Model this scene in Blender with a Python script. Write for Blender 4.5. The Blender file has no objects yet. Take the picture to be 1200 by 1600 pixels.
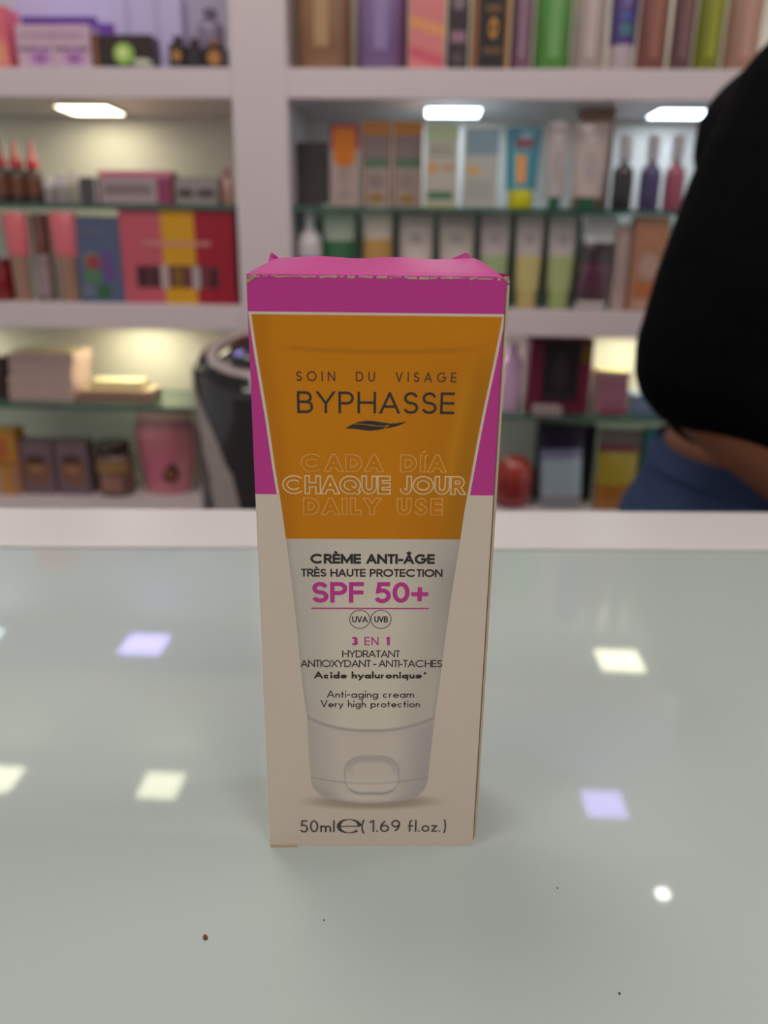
import bpy, math, random
from math import sin, cos, pi, radians, sqrt, atan2
from mathutils import Vector, Matrix
random.seed(7)
scene = bpy.context.scene
COL = scene.collection

# ------------------------------------------------------------------ camera
F_PX = 1230.0                       # focal length in pixels of the 1200x1600 frame
PITCH, ROLL = radians(18.7), radians(0.75)
TABLE = 0.95                        # height of the counter top above the floor
EYE = Vector((0, 0, TABLE + 0.152))
_r0 = Vector((1, 0, 0)); _d0 = Vector((0, -sin(PITCH), -cos(PITCH))); VF = Vector((0, cos(PITCH), -sin(PITCH)))
VR = cos(ROLL) * _r0 - sin(ROLL) * _d0
VD = sin(ROLL) * _r0 + cos(ROLL) * _d0
cam_data = bpy.data.cameras.new('camera')
cam = bpy.data.objects.new('camera', cam_data); COL.objects.link(cam)
cam.matrix_world = Matrix(((VR.x, -VD.x, -VF.x, EYE.x), (VR.y, -VD.y, -VF.y, EYE.y), (VR.z, -VD.z, -VF.z, EYE.z), (0, 0, 0, 1)))
cam_data.sensor_fit = 'VERTICAL'; cam_data.sensor_height = 24
cam_data.lens = F_PX / 1600 * 24
cam_data.clip_start = 0.01
cam_data.dof.use_dof = True; cam_data.dof.focus_distance = 0.186
cam_data.dof.aperture_fstop = cam_data.lens / 2.55
scene.camera = cam

# ------------------------------------------------------------------ light and exposure
scene.view_settings.view_transform = 'Standard'
scene.view_settings.look = 'None'
scene.view_settings.gamma = 1
scene.view_settings.use_curve_mapping = False
scene.view_settings.exposure = 0.0
world = bpy.data.worlds.new('shop_air'); scene.world = world; world.use_nodes = True
world.node_tree.nodes['Background'].inputs[0].default_value = (1.0, 0.955, 0.96, 1)
world.node_tree.nodes['Background'].inputs[1].default_value = 0.40
CEIL_L = 9.0                        # ceiling panels
LED_L = 9.0                         # small square panels under the shelves

# ------------------------------------------------------------------ helpers
def lin(c): 
    c = c / 255.0
    return c / 12.92 if c <= 0.04045 else ((c + 0.055) / 1.055) ** 2.4
def srgb(r, g, b): return (lin(r), lin(g), lin(b), 1)
_m = {}
def mat(name, rgb, rough=0.5, metal=0.0, k=1.0, emit=0.0, trans=0.0, coat=0.0, noise=0.05, nscale=40, bump=0.0, spec=0.5):
    """rgb is a seen sRGB colour, k the light it was seen under"""
    key = (name, rgb, rough, metal, k, emit, trans, coat, noise, nscale, bump)
    if key in _m: return _m[key]
    m = bpy.data.materials.new(name); m.use_nodes = True
    nt = m.node_tree; b = nt.nodes['Principled BSDF']
    c = [min(0.86, lin(v) / k) for v in rgb]
    b.inputs['Roughness'].default_value = rough
    b.inputs['Metallic'].default_value = metal
    b.inputs['Specular IOR Level'].default_value = spec
    b.inputs['Transmission Weight'].default_value = trans
    b.inputs['Coat Weight'].default_value = coat
    tc = nt.nodes.new('ShaderNodeTexCoord'); nz = nt.nodes.new('ShaderNodeTexNoise')
    nz.inputs['Scale'].default_value = nscale; nz.inputs['Detail'].default_value = 3
    nt.links.new(tc.outputs['Object'], nz.inputs['Vector'])
    mx = nt.nodes.new('ShaderNodeMix'); mx.data_type = 'RGBA'
    mx.inputs[6].default_value = (*[v * (1 - noise) for v in c], 1)
    mx.inputs[7].default_value = (*[min(1, v * (1 + noise)) for v in c], 1)
    nt.links.new(nz.outputs['Fac'], mx.inputs[0]); nt.links.new(mx.outputs[2], b.inputs['Base Color'])
    if emit:
        b.inputs['Emission Color'].default_value = srgb(*rgb)
        b.inputs['Emission Strength'].default_value = emit
    if bump:
        bp = nt.nodes.new('ShaderNodeBump'); bp.inputs['Strength'].default_value = bump
        bp.inputs['Distance'].default_value = 0.002
        nt.links.new(nz.outputs['Fac'], bp.inputs['Height']); nt.links.new(bp.outputs['Normal'], b.inputs['Normal'])
    _m[key] = m
    return m

class MB:
    def __init__(s): s.v = []; s.f = []; s.mi = []; s.mats = []; s.smooth = []
    def m(s, material):
        if material not in s.mats: s.mats.append(material)
        return s.mats.index(material)
    def add(s, verts, faces, material, smooth=False):
        o = len(s.v); i = s.m(material)
        s.v += [tuple(p) for p in verts]
        for f in faces: s.f.append([o + a for a in f]); s.mi.append(i); s.smooth.append(smooth)
    def box(s, x0, x1, y0, y1, z0, z1, material, bev=0.0):
        if bev <= 0:
            vs = [(x, y, z) for z in (z0, z1) for y in (y0, y1) for x in (x0, x1)]
            s.add(vs, [(0, 2, 3, 1), (4, 5, 7, 6), (0, 1, 5, 4), (1, 3, 7, 5), (3, 2, 6, 7), (2, 0, 4, 6)], material); return
        b = bev
        def ring(i, z): return [(x0 + i + b, y0 + i, z), (x1 - i - b, y0 + i, z), (x1 - i, y0 + i + b, z), (x1 - i, y1 - i - b, z), (x1 - i - b, y1 - i, z), (x0 + i + b, y1 - i, z), (x0 + i, y1 - i - b, z), (x0 + i, y0 + i + b, z)]
        s.loft([ring(b, z0), ring(0, z0 + b), ring(0, z1 - b), ring(b, z1)], material, smooth=False)
    def loft(s, rings, material, smooth=True, caps=True):
        n = len(rings[0]); vs = [p for r in rings for p in r]; fs = []
        for i in range(len(rings) - 1):
            for j in range(n):
                a = i * n + j; b2 = i * n + (j + 1) % n
                fs.append((a, b2, b2 + n, a + n))
        s.add(vs, fs, material, smooth)
        if caps:
            s.add(rings[0], [tuple(reversed(range(n)))], material); s.add(rings[-1], [tuple(range(n))], material)
    def lathe(s, prof, material, cx=0, cy=0, n=28, sx=1, sy=1, caps=True):
        s.loft([[(cx + r * sx * cos(2 * pi * k / n), cy + r * sy * sin(2 * pi * k / n), z) for k in range(n)] for r, z in prof], material, caps=caps)
    def tube(s, pts, rad, material, n=10):
        rings = []
        for i, p in enumerate(pts):
            p = Vector(p); a = Vector(pts[max(0, i - 1)]); b = Vector(pts[min(len(pts) - 1, i + 1)])
            t = (b - a).normalized(); up = Vector((0, 0, 1)) if abs(t.z) < .95 else Vector((1, 0, 0))
            e = t.cross(up).normalized(); g = e.cross(t)
            r = rad[i] if isinstance(rad, (list, tuple)) else rad
            rings.append([p + e * r * cos(2 * pi * k / n) + g * r * sin(2 * pi * k / n) for k in range(n)])
        s.loft(rings, material)
    def build(s, name, parent=None, loc=(0, 0, 0), rz=0):
        me = bpy.data.meshes.new(name); me.from_pydata(s.v, [], s.f)
        for m_ in s.mats: me.materials.append(m_)
        for p, i, sm in zip(me.polygons, s.mi, s.smooth): p.material_index = i; p.use_smooth = sm
        me.update()
        o = bpy.data.objects.new(name, me); COL.objects.link(o)
        o.location = loc; o.rotation_euler = (0, 0, rz)
        if parent: o.parent = parent
        return o
def tag(o, label, cat, group=None):
    o['label'] = label; o['category'] = cat
    if group: o['group'] = group
    return o
def thing(name, label, cat, loc=(0, 0, 0), rz=0, group=None):
    o = bpy.data.objects.new(name, None); o.empty_display_size = 0.02; COL.objects.link(o)
    o.location = loc; o.rotation_euler = (0, 0, rz)
    return tag(o, label, cat, group)
def struct(name, mb): o = mb.build(name); o['kind'] = 'structure'; return o
def ray(x, y): return VR * (x - 600) + VD * (y - 800) + VF * F_PX

# shelf frame: fronts stand 1.6 m away, turned a little
PHI = radians(2.5)
SU = Vector((cos(PHI), -sin(PHI), 0)); SN = Vector((sin(PHI), cos(PHI), 0)); SO = Vector((0, 1.6, 0))
def at(x, y, d):
    """width and height on the plane d behind the shelf fronts"""
    v = ray(x, y); P = SO + SN * d
    p = EYE + v * ((P - EYE).dot(SN) / v.dot(SN)) - SO
    return p.dot(SU), p.z
def sloc(u, d, z): return SO + SU * u + SN * d + Vector((0, 0, z))
B1, G1, B2, G2, DECK = 1.405, 1.172, 0.985, 0.774, 0.560   # standing surfaces
U_BOARD = .05

# ------------------------------------------------------------------ room
M_WALL = mat('wall_paint', (212, 206, 204), .7, nscale=8)
M_FLOOR = mat('floor_tile', (150, 140, 132), .35, nscale=5)
M_CEIL = mat('ceiling_paint', (215, 214, 212), .8, nscale=6)
M_BOARD = mat('white_laminate', (224, 212, 215), .38, nscale=30, noise=.02)
M_BACK = mat('white_back_board', (225, 222, 216), .5, nscale=20, noise=.02)
b = MB(); b.box(-3.2, 3.2, -2.2, 2.3, -.05, 0, M_FLOOR); struct('floor', b)
b = MB(); b.box(-3.2, 3.2, -2.2, 2.3, 2.75, 2.8, M_CEIL); struct('ceiling', b)
b = MB(); b.box(-3.2, 3.2, 2.1, 2.25, 0, 2.75, M_WALL); struct('wall_back', b)

def ceiling_light(x, y, label):
    t = thing('ceiling_light', label, 'ceiling light', (x, y, 2.735), 0, 'square panels on the ceiling')
    h = .3
    f = MB(); fr = mat('light_frame', (230, 230, 230), .4)
    for a in ((-h, h, -h, -h + .02), (-h, h, h - .02, h), (-h, -h + .02, -h + .02, h - .02), (h - .02, h, -h + .02, h - .02)):
        f.box(*a, -.012, .015, fr)
    f.build('frame', t)
    g = MB(); g.box(-h + .02, h - .02, -h + .02, h - .02, -.006, .01, mat('lit_diffuser', (255, 244, 236), .5, emit=CEIL_L)); g.build('diffuser', t)
for x, y, l in ((-.9, -.55, 'square white ceiling light above the left end of the counter'), (.55, -.75, 'square white ceiling light above the middle of the counter'),
                (-.35, .75, 'square white ceiling light above the aisle, left of the shopper'), (1.3, .35, 'square white ceiling light above the right end of the aisle')):
    ceiling_light(x, y, l)

t = thing('downlight', 'small round spotlight in the ceiling above the right bay of the shelving', 'spotlight', (.903, 1.987, 2.742))
q_ = MB(); q_.lathe([(.032, .006), (.034, .0), (.024, -.006), (.020, .002)], mat('light_frame', (230, 230, 230), .4), n=24); q_.build('ring', t)
q_ = MB(); q_.lathe([(.019, -.001), (.019, .004)], mat('spot_glow', (255, 250, 240), .5, emit=40), n=20); q_.build('bulb', t)

# ------------------------------------------------------------------ display shelving (built-in, one unit)
unit = thing('display_shelving', 'white shop shelving with thick boards and a wide upright, lit by small square panels', 'shelving', SO, -PHI)
UL, UR, UDEP = -1.42, 1.55, .235
levels = [DECK, B2, B1, 1.80, 2.22]
def ubox(name, *a, m=M_BOARD, bev=0.0015, parent=None):
    q = MB(); q.box(*a, m, bev); return q.build(name, parent or unit)
ubox('back_panel', UL, UR, UDEP, UDEP + .02, .0, 2.25, m=M_BACK)
for u0, u1 in ((UL - .05, UL), (-.290, -.187), (UR, UR + .05)): ubox('upright', u0, u1, 0, UDEP, 0, 2.25)
for z in levels:
    for u0, u1 in ((UL, -.290), (-.187, UR)): ubox('shelf_board', u0, u1, .001, UDEP, z - U_BOARD, z)
ubox('plinth', UL, -.290, .02, .04, 0, DECK - U_BOARD); ubox('plinth', -.187, UR, .02, .04, 0, DECK - U_BOARD)
WARM, COLD, LILAC, CREAM, PINK = (255, 246, 205), (222, 240, 255), (182, 168, 255), (252, 252, 214), (255, 226, 240)
def led(u, z, c, lab, d=.07, s=1.0):
    q = MB(); q.box(u - .052, u + .052, d, d + .104, z - .004, z + .002, mat('led_' + lab, c, .5, emit=LED_L * s)); o = q.build('light_panel', unit)
    o['label'] = lab + ' square light panel'
    q = MB(); fr = mat('led_rim', (220, 220, 220), .4)
    for a in ((-.058, .058, -.006, 0), (-.058, .058, .104, .11), (-.058, -.052, 0, .104), (.052, .058, 0, .104)):
        q.box(u + a[0], u + a[1], d + a[2], d + a[3], z - .005, z + .002, fr)
    q.build('rim', o)
for z, row in ((B1 - U_BOARD, ((-1.03, WARM, 'warm'), (-.604, WARM, 'warm'), (.120, COLD, 'cold white'), (.560, COLD, 'cold white'), (1.03, COLD, 'cold white'))),
               (1.80 - U_BOARD, ((-1.03, COLD, 'white'), (-.597, LILAC, 'lilac'), (.125, CREAM, 'cream'), (.572, CREAM, 'cream'), (1.03, CREAM, 'cream'))),
               (2.22 - U_BOARD, ((-1.03, CREAM, 'cream'), (-.589, CREAM, 'cream'), (.125, LILAC, 'lilac'), (.577, LILAC, 'lilac'), (1.08, LILAC, 'lilac'))),
               (B2 - U_BOARD, ((-1.03, WARM, 'warm'), (-.56, WARM, 'warm'), (.125, PINK, 'pinkish'), (.53, WARM, 'warm')))):
    for u, c, l in row: led(u, z, c, l, s=1.7 if z < 1 else 1.25 if z < 1.5 else 1.0)

M_GLASS = mat('shelf_glass', (150, 190, 176), .05, trans=.85, noise=.01)
M_GEDGE = mat('glass_edge', (52, 92, 80), .15, coat=.5)
for u0, u1, z, l in ((UL, -.290, G1, 'glass shelf under the red-tipped bottles in the left bay'), (-.187, UR, G1, 'glass shelf in the right bay under the orange, gold and white cartons'),
                     (UL, -.290, G2, 'lower left glass shelf carrying the stack of pale pink boxes'), (-.187, UR, G2, 'lower right glass shelf carrying the crimson carton')):
    t = thing('glass_shelf', l, 'glass shelf', sloc((u0 + u1) / 2, .02, z), -PHI, 'glass shelves between the boards')
    w = (u1 - u0) / 2 - .001
    q = MB(); q.box(-w, w, .001, .205, -.008, 0, M_GLASS); q.build('pane', t)
    q = MB(); q.box(-w, w, -.0015, .0009, -.009, 0, M_GEDGE); q.build('front_edge', t)

# ------------------------------------------------------------------ counter
RZ = radians(1.3)
ct = thing('counter', 'white shop counter with a pale green glass top and a raised white rim', 'counter', (0, 0, 0), RZ)
m = bpy.data.materials.new('backpainted_glass'); m.use_nodes = True
nt = m.node_tree; bs = nt.nodes['Principled BSDF']
tc = nt.nodes.new('ShaderNodeTexCoord'); n1 = nt.nodes.new('ShaderNodeTexNoise'); n1.inputs['Scale'].default_value = 3
cr = nt.nodes.new('ShaderNodeMix'); cr.data_type = 'RGBA'
cr.inputs[6].default_value = (.445, .515, .50, 1); cr.inputs[7].default_value = (.47, .56, .535, 1)
nt.links.new(tc.outputs['Object'], n1.inputs['Vector']); nt.links.new(n1.outputs['Fac'], cr.inputs[0]); nt.links.new(cr.outputs[2], bs.inputs['Base Color'])
bs.inputs['Roughness'].default_value = .035; bs.inputs['IOR'].default_value = 1.5
M_TOP = m
q = MB(); q.box(-.95, .95, -.38, .3865, TABLE - .010, TABLE, M_TOP); o = q.build('glass_top', ct); o['label'] = 'pale green glossy glass top'
M_RIM = mat('rim_laminate', (215, 212, 211), .32, nscale=20, noise=.02)
q = MB(); q.box(-1.0, 1.0, .3885, .449, TABLE - .05, TABLE + .0015, M_RIM, .0012); q.build('rim', ct)
q = MB(); q.box(-1.0, -.952, -.44, .3885, TABLE - .05, TABLE + .0015, M_RIM, .0012); q.build('rim', ct)
q = MB(); q.box(.952, 1.0, -.44, .3885, TABLE - .05, TABLE + .0015, M_RIM, .0012); q.build('rim', ct)
q = MB(); q.box(-.952, .952, -.44, -.382, TABLE - .05, TABLE + .0015, M_RIM, .0012); q.build('rim', ct)
q = MB(); q.box(-.98, .98, -.42, .43, .0, TABLE - .051, M_RIM, .002); q.build('cabinet_body', ct)
q = MB(); q.box(-.951, .951, -.381, .388, TABLE - .02, TABLE - .0105, mat('seam_rubber', (70, 72, 66), .6)); q.build('seal', ct)

# ------------------------------------------------------------------ stroke lettering
def arc(cx, cy, rx, ry, a0, a1, n=14):
    return [(cx + rx * cos(radians(a0 + (a1 - a0) * i / n)), cy + ry * sin(radians(a0 + (a1 - a0) * i / n))) for i in range(n + 1)]
O_ = arc(.5, .5, .5, .5, 90, 450, 32)
# glyph: outer width for cap height 1, strokes = (points, extend start, extend end)
UC = {
 'O': (.98, [(O_, 0, 0)]), 'Q': (.98, [(O_, 0, 0), ([(.52, .30), (.95, -.02)], 0, 1)]),
 'C': (.98, [(arc(.54, .5, .54, .5, 42, 318, 26), 0, 0)]),
 'G': (.93, [(arc(.52, .5, .5, .5, 42, 360, 28) + [(1.0, .5), (.55, .5)], 0, 0)]),
 'S': (.56, [(arc(.5, .75, .46, .25, 12, 270, 16)[:-1] + arc(.5, .25, .5, .25, 90, -165, 16), 0, 0)]),
 'B': (.60, [([(0, 0), (0, 1), (.55, 1)] + arc(.55, .76, .36, .24, 90, -90)[1:] + [(0, .52)], 1, 0), ([(0, .52), (.6, .52)] + arc(.6, .26, .4, .26, 90, -90)[1:] + [(0, 0)], 0, 1)]),
 'D': (.74, [([(0, 0), (0, 1), (.35, 1)] + arc(.35, .5, .65, .5, 90, -90, 20)[1:] + [(0, 0)], 1, 1)]),
 'P': (.58, [([(0, 0), (0, 1), (.55, 1)] + arc(.55, .73, .45, .27, 90, -90)[1:] + [(0, .46)], 1, 0)]),
 'R': (.60, [([(0, 0), (0, 1), (.55, 1)] + arc(.55, .73, .43, .27, 90, -90)[1:] + [(0, .46)], 1, 0), ([(.52, .46), (1.0, 0)], 0, 2)]),
 'E': (.54, [([(.98, 1), (0, 1), (0, 0), (1, 0)], 1, 1), ([(0, .5), (.98, .5)], 0, 1)]),
 'F': (.50, [([(1, 1), (0, 1), (0, 0)], 1, 1), ([(0, .5), (.95, .5)], 0, 1)]),
 'H': (.70, [([(0, 0), (0, 1)], 1, 1), ([(1, 0), (1, 1)], 1, 1), ([(0, .5), (1, .5)], 0, 0)]),
 'I': (0, [([(0, 0), (0, 1)], 1, 1)]), 'L': (.46, [([(0, 1), (0, 0), (1, 0)], 1, 1)]),
 'J': (.48, [([(1, 1), (1, .3)] + arc(.5, .3, .5, .3, 0, -180)[1:], 1, 0)]),
 'M': (.92, [([(0, 0), (0, 1), (.5, .1), (1, 1), (1, 0)], 1, 1)]),
 'N': (.74, [([(0, 0), (0, 1), (1, 0), (1, 1)], 1, 1)]),
 'T': (.50, [([(0, 1), (1, 1)], 1, 1), ([(.5, 1), (.5, 0)], 0, 1)]),
 'U': (.66, [([(0, 1), (0, .38)] + arc(.5, .38, .5, .38, 180, 360)[1:] + [(1, 1)], 1, 1)]),
 'V': (.70, [([(0, 1), (.5, 0), (1, 1)], 2, 2)]), 'X': (.66, [([(0, 1), (1, 0)], 2, 2), ([(0, 0), (1, 1)], 2, 2)]),
 'Y': (.68, [([(0, 1), (.5, .44), (1, 1)], 2, 2), ([(.5, .44), (.5, 0)], 0, 1)]),
 'A': (.76, [([(0, 0), (.5, 1), (1, 0)], 2, 2), ([(.18, .30), (.82, .30)], 0, 0)]),
 '3': (.56, [(arc(.46, .75, .42, .25, 150, -90, 14)[:-1] + arc(.5, .26, .5, .26, 90, -155, 14), 0, 0)]),
 '1': (.36, [([(1, 1), (1, 0)], 1, 1), ([(.1, .84), (1, 1.0)], 0, 0)]), '+': (.58, [([(0, .4), (1, .4)], 1, 1), ([(.5, .1), (.5, .7)], 1, 1)]),
 '5': (.54, [([(.92, 1), (.2, 1), (.1, .56)] + arc(.45, .3, .55, .32, 125, -155, 18), 1, 0)]),
 '0': (.58, [(arc(.5, .5, .5, .5, 90, 450, 28), 0, 0)]),
 '6': (.54, [(arc(.5, .28, .5, .28, 0, 360, 20), 0, 0), (arc(1.0, .30, 1.0, .70, 180, 112, 10), 0, 0)]),
 '9': (.54, [(arc(.5, .72, .5, .28, 0, 360, 20), 0, 0), (arc(0, .70, 1.0, .70, 0, -68, 10), 0, 0)]),
 '-': (.32, [([(0, .36), (1, .36)], 1, 1)]), '.': (0, [([(0, 0), (0, .02)], 1, 1)]),
 '(': (.29, [(arc(1.0, .45, 1.0, .68, 112, 248, 14), 0, 0)]), ')': (.29, [(arc(0, .45, 1.0, .68, 68, -68, 14), 0, 0)]),
 '*': (.34, [([(.5, .64), (.5, 1)], 0, 0), ([(.05, .73), (.95, .91)], 0, 0), ([(.05, .91), (.95, .73)], 0, 0)]),
}
UC['\u00cd'] = (0, UC['I'][1] + [([(0, 1.17), (.22, 1.36)], 0, 0)])
UC['\u00c8'] = (.54, UC['E'][1] + [([(.14, 1.44), (.66, 1.20)], 0, 0)])
UC['\u00c2'] = (.76, UC['A'][1] + [([(.24, 1.18), (.5, 1.36), (.76, 1.18)], 0, 0)])
XH = .56; h_ = XH / 2; D_ = -.26
def ring_(a0=0, a1=360, n=24, cx=.5, rx=.5): return arc(cx, h_, rx, h_, a0, a1, n)
LC = {
 'a': (.58, [(ring_(), 0, 0), ([(1, XH), (1, 0)], 1, 1)]), 'c': (.52, [(ring_(45, 315), 0, 0)]), 'd': (.58, [(ring_(), 0, 0), ([(1, 1), (1, 0)], 1, 1)]),
 'e': (.57, [([(0, h_), (1, h_)] + ring_(0, 320, 22)[1:], 0, 0)]), 'g': (.58, [(ring_(), 0, 0), ([(1, XH), (1, -.04)] + arc(.5, -.04, .5, .22, 0, -150)[1:], 1, 0)]),
 'h': (.46, [([(0, 1), (0, 0)], 1, 1), ([(0, .32)] + arc(.5, .32, .5, .24, 180, 0)[1:] + [(1, 0)], 0, 1)]),
 'n': (.46, [([(0, XH), (0, 0)], 1, 1), ([(0, .32)] + arc(.5, .32, .5, .24, 180, 0)[1:] + [(1, 0)], 0, 1)]),
 'm': (.76, [([(0, XH), (0, 0)], 1, 1), ([(0, .34)] + arc(.25, .34, .25, .22, 180, 0)[1:] + [(.5, 0)], 0, 1), ([(.5, .34)] + arc(.75, .34, .25, .22, 180, 0)[1:] + [(1, 0)], 0, 1)]),
 'i': (0, [([(0, XH), (0, 0)], 1, 1), ([(0, .86), (0, .93)], 1, 1)]), 'l': (0, [([(0, 1), (0, 0)], 1, 1)]), 'o': (.58, [(ring_(), 0, 0)]),
 'p': (.58, [(ring_(), 0, 0), ([(0, XH), (0, D_)], 1, 1)]), 'q': (.58, [(ring_(), 0, 0), ([(1, XH), (1, D_)], 1, 1)]),
 'r': (.31, [([(0, XH), (0, 0)], 1, 1), (arc(1.0, .28, 1.0, .28, 178, 95, 8), 0, 0)]),
 't': (.31, [([(.4, .86), (.4, 0)], 1, 1), ([(0, XH), (1, XH)], 1, 1)]), 'f': (.40, [([(.3, 0), (.3, .80)] + arc(.95, .80, .65, .20, 180, 90, 8)[1:], 1, 0), ([(0, XH), (1, XH)], 1, 1)]),
 'u': (.46, [([(0, XH), (0, .24)] + arc(.5, .24, .5, .24, 180, 360)[1:], 1, 0), ([(1, XH), (1, 0)], 1, 1)]),
 'y': (.50, [([(0, XH), (.5, 0)], 2, 0), ([(1, XH), (.28, D_)], 2, 2)]), 'z': (.44, [([(0, XH), (1, XH), (0, 0), (1, 0)], 1, 1)]),
}
def hull(pts):
    pts = sorted(set((round(a, 5), round(c, 5)) for a, c in pts))
    if len(pts) < 3: return []
    def half(ps):
        h = []
        for p in ps:
            while len(h) > 1 and (h[-1][0] - h[-2][0]) * (p[1] - h[-2][1]) - (h[-1][1] - h[-2][1]) * (p[0] - h[-2][0]) <= 0: h.pop()
            h.append(p)
        return h
    return half(pts)[:-1] + half(pts[::-1])[:-1]
def clipy(poly, lo, hi):
    for sgn, lim in ((1, lo), (-1, hi)):
        out = []
        for i in range(len(poly)):
            a, c = poly[i], poly[(i + 1) % len(poly)]
            ia, ic = sgn * (a[1] - lim) >= -1e-9, sgn * (c[1] - lim) >= -1e-9
            if ia: out.append(a)
            if ia != ic:
                t = (lim - a[1]) / (c[1] - a[1]); out.append((a[0] + t * (c[0] - a[0]), lim))
        poly = out
        if len(poly) < 3: return []
    return poly
def stroke_polys(pts, w, e0, e1, lo, hi, ws=None):
    """w half width; returns polygons of the thick line"""
    P = [Vector(p) for p in pts]
    Q = [P[0]]
    for p in P[1:]:
        if (p - Q[-1]).length > 1e-7: Q.append(p)
    P = Q; n = len(P)
    closed = (P[0] - P[-1]).length < 1e-6 and n > 4 and not e0
    if e0 > 0: P[0] = P[0] - (P[1] - P[0]).normalized() * e0
    if e1 > 0: P[-1] = P[-1] + (P[-1] - P[-2]).normalized() * e1
    L, R = [], []
    for i in range(n):
        a = (P[i] - P[i - 1]).normalized() if i > 0 else ((P[-1] - P[-2]).normalized() if closed else None)
        c = (P[i + 1] - P[i]).normalized() if i < n - 1 else ((P[1] - P[0]).normalized() if closed else None)
        if a is None: a = c
        if c is None: c = a
        na, nc = Vector((-a.y, a.x)), Vector((-c.y, c.x)); s_ = na + nc
        k = 1 + na.dot(nc)
        mv = s_ / k if k > .06 else s_ / .06
        ww = w if ws is None else ws[i]
        L.append(P[i] + mv * ww); R.append(P[i] - mv * ww)
    out = []
    for i in range(n - 1):
        pl = clipy(hull([tuple(L[i]), tuple(R[i]), tuple(R[i + 1]), tuple(L[i + 1])]), lo, hi)
        if pl: pl = hull(pl)
        if len(pl) > 2 and sum(a[0] * c[1] - a[1] * c[0] for a, c in zip(pl, pl[1:] + pl[:1])) > 2e-4: out.append(pl)
    return out
def glyph(ch, cap, w, inset=0.0, ws=1.0, xh=None):
    """polygons and advance; w full stroke width in mm, cap height in mm; inset shrinks the drawn outline"""
    if ch == ' ': return [], cap * .34
    low = ch in LC; W, st = (LC if low else UC)[ch]
    W = W * cap * ws + (max(0, w - .11 * cap) * .9 if W > .3 else 0)
    W = max(W, w) if W > 0 else w
    hw = w / 2
    if low: nodes = [(-.26, -.26 * cap + hw), (0, hw), (XH, XH * cap - hw), (1, cap - hw)]
    else: nodes = [(0, hw), (1, cap - hw)]
    def my(v):
        if len(nodes) == 2: return nodes[0][1] + v * (nodes[1][1] - nodes[0][1])
        for (v0, y0), (v1, y1) in zip(nodes, nodes[1:]):
            if v <= v1 or v1 == 1: return y0 + (v - v0) / (v1 - v0) * (y1 - y0)
    polys = []
    for pts, e0, e1 in st:
        mx_ = [(hw + u * (W - w), my(v)) if W > w or (u == 0) else (hw + u * cap, my(v)) for u, v in pts]
        ys = [p[1] for p in mx_]
        lo, hi = min(ys) - hw + inset, max(ys) + hw - inset
        E0 = (hw if e0 == 1 else 2 * w if e0 == 2 else 0) - (inset if e0 < 2 else 0)
        E1 = (hw if e1 == 1 else 2 * w if e1 == 2 else 0) - (inset if e1 < 2 else 0)
        pp = stroke_polys(mx_, hw - inset, max(E0, 0), max(E1, 0), lo, hi)
        if ch == 'A' and len(pts) == 2 and inset: pp = stroke_polys([(mx_[0][0] - .2 * w, mx_[0][1]), (mx_[1][0] + .2 * w, mx_[1][1])], hw - inset, 0, 0, lo, hi)
        polys += pp
    return polys, W
def text_line(mb, s_, x0, x1, base, cap, w, material, y, inset=0.0, ws=1.0, space=None, w_of=None, fit=None):
    if fit is not None:                      # widen the letters until the gap between them is fit x cap height
        def total(k): return sum(space * cap if (c == ' ' and space is not None) else glyph(c, cap, (w_of(i) if w_of else w), inset, k)[1] for i, c in enumerate(s_)) + fit * cap * (len(s_) - 1)
        lo_, hi_ = .4, 2.5
        for _ in range(24):
            ws = (lo_ + hi_) / 2
            if total(ws) > x1 - x0: hi_ = ws
            else: lo_ = ws
    gl = [glyph(c, cap, (w_of(i) if w_of else w), inset, ws) for i, c in enumerate(s_)]
    if space is not None: gl = [(p, space * cap if c == ' ' else W) for (p, W), c in zip(gl, s_)]
    tot = sum(W for _, W in gl); n = len(s_)
    tr = ((x1 - x0) - tot) / max(1, n - 1)
    x = x0
    for (pp, W), c in zip(gl, s_):
        for gi, pl in enumerate(pp):
            mb.add([((x + px) / 1000, (y - (gi * .0013) % .045) / 1000, (base + pz) / 1000) for px, pz in pl], [tuple(range(len(pl)))], material)
        x += W + tr

# ------------------------------------------------------------------ the face cream carton
BX = Vector((-.001833, .17089, TABLE)); BRZ = radians(1.387)
box = thing('cream_carton', 'tall magenta, orange and white face cream carton standing on the glass counter', 'carton', BX, BRZ)
PM = 1.0
M_CW = mat('carton_white', (222, 206, 188), .42, nscale=300, noise=.015)
M_MAG = mat('carton_magenta', (200, 50, 146), .38, nscale=250, noise=.02)
M_MAGLID = M_MAG
M_TAN = mat('raw_board', (196, 178, 146), .8, nscale=800, noise=.12)
H = .1461; HM = .09835
secs = [(-.0274, 0), (-.0270, -.0003), (.0268, -.0003), (.0274, .0002), (.02755, .0010), (.0284, .006), (.0294, .013), (.0294, .020), (.0281, .0295), (.0277, .030), (-.0262, .030), (-.0268, .0295), (-.0276, .015)]
q = MB()
zr = [0, .004, HM, H - .0012, H]
rings = [[(x * (1 if 0 < z < H else .9985), y, z) for x, y in secs] for z in zr]
for i in range(len(zr) - 1): q.loft(rings[i:i + 2], M_CW if zr[i] < HM - 1e-6 else M_MAG, smooth=False, caps=False)
q.add(rings[0], [tuple(reversed(range(len(secs))))], M_CW)
body = q.build('carton_body', box)
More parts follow.
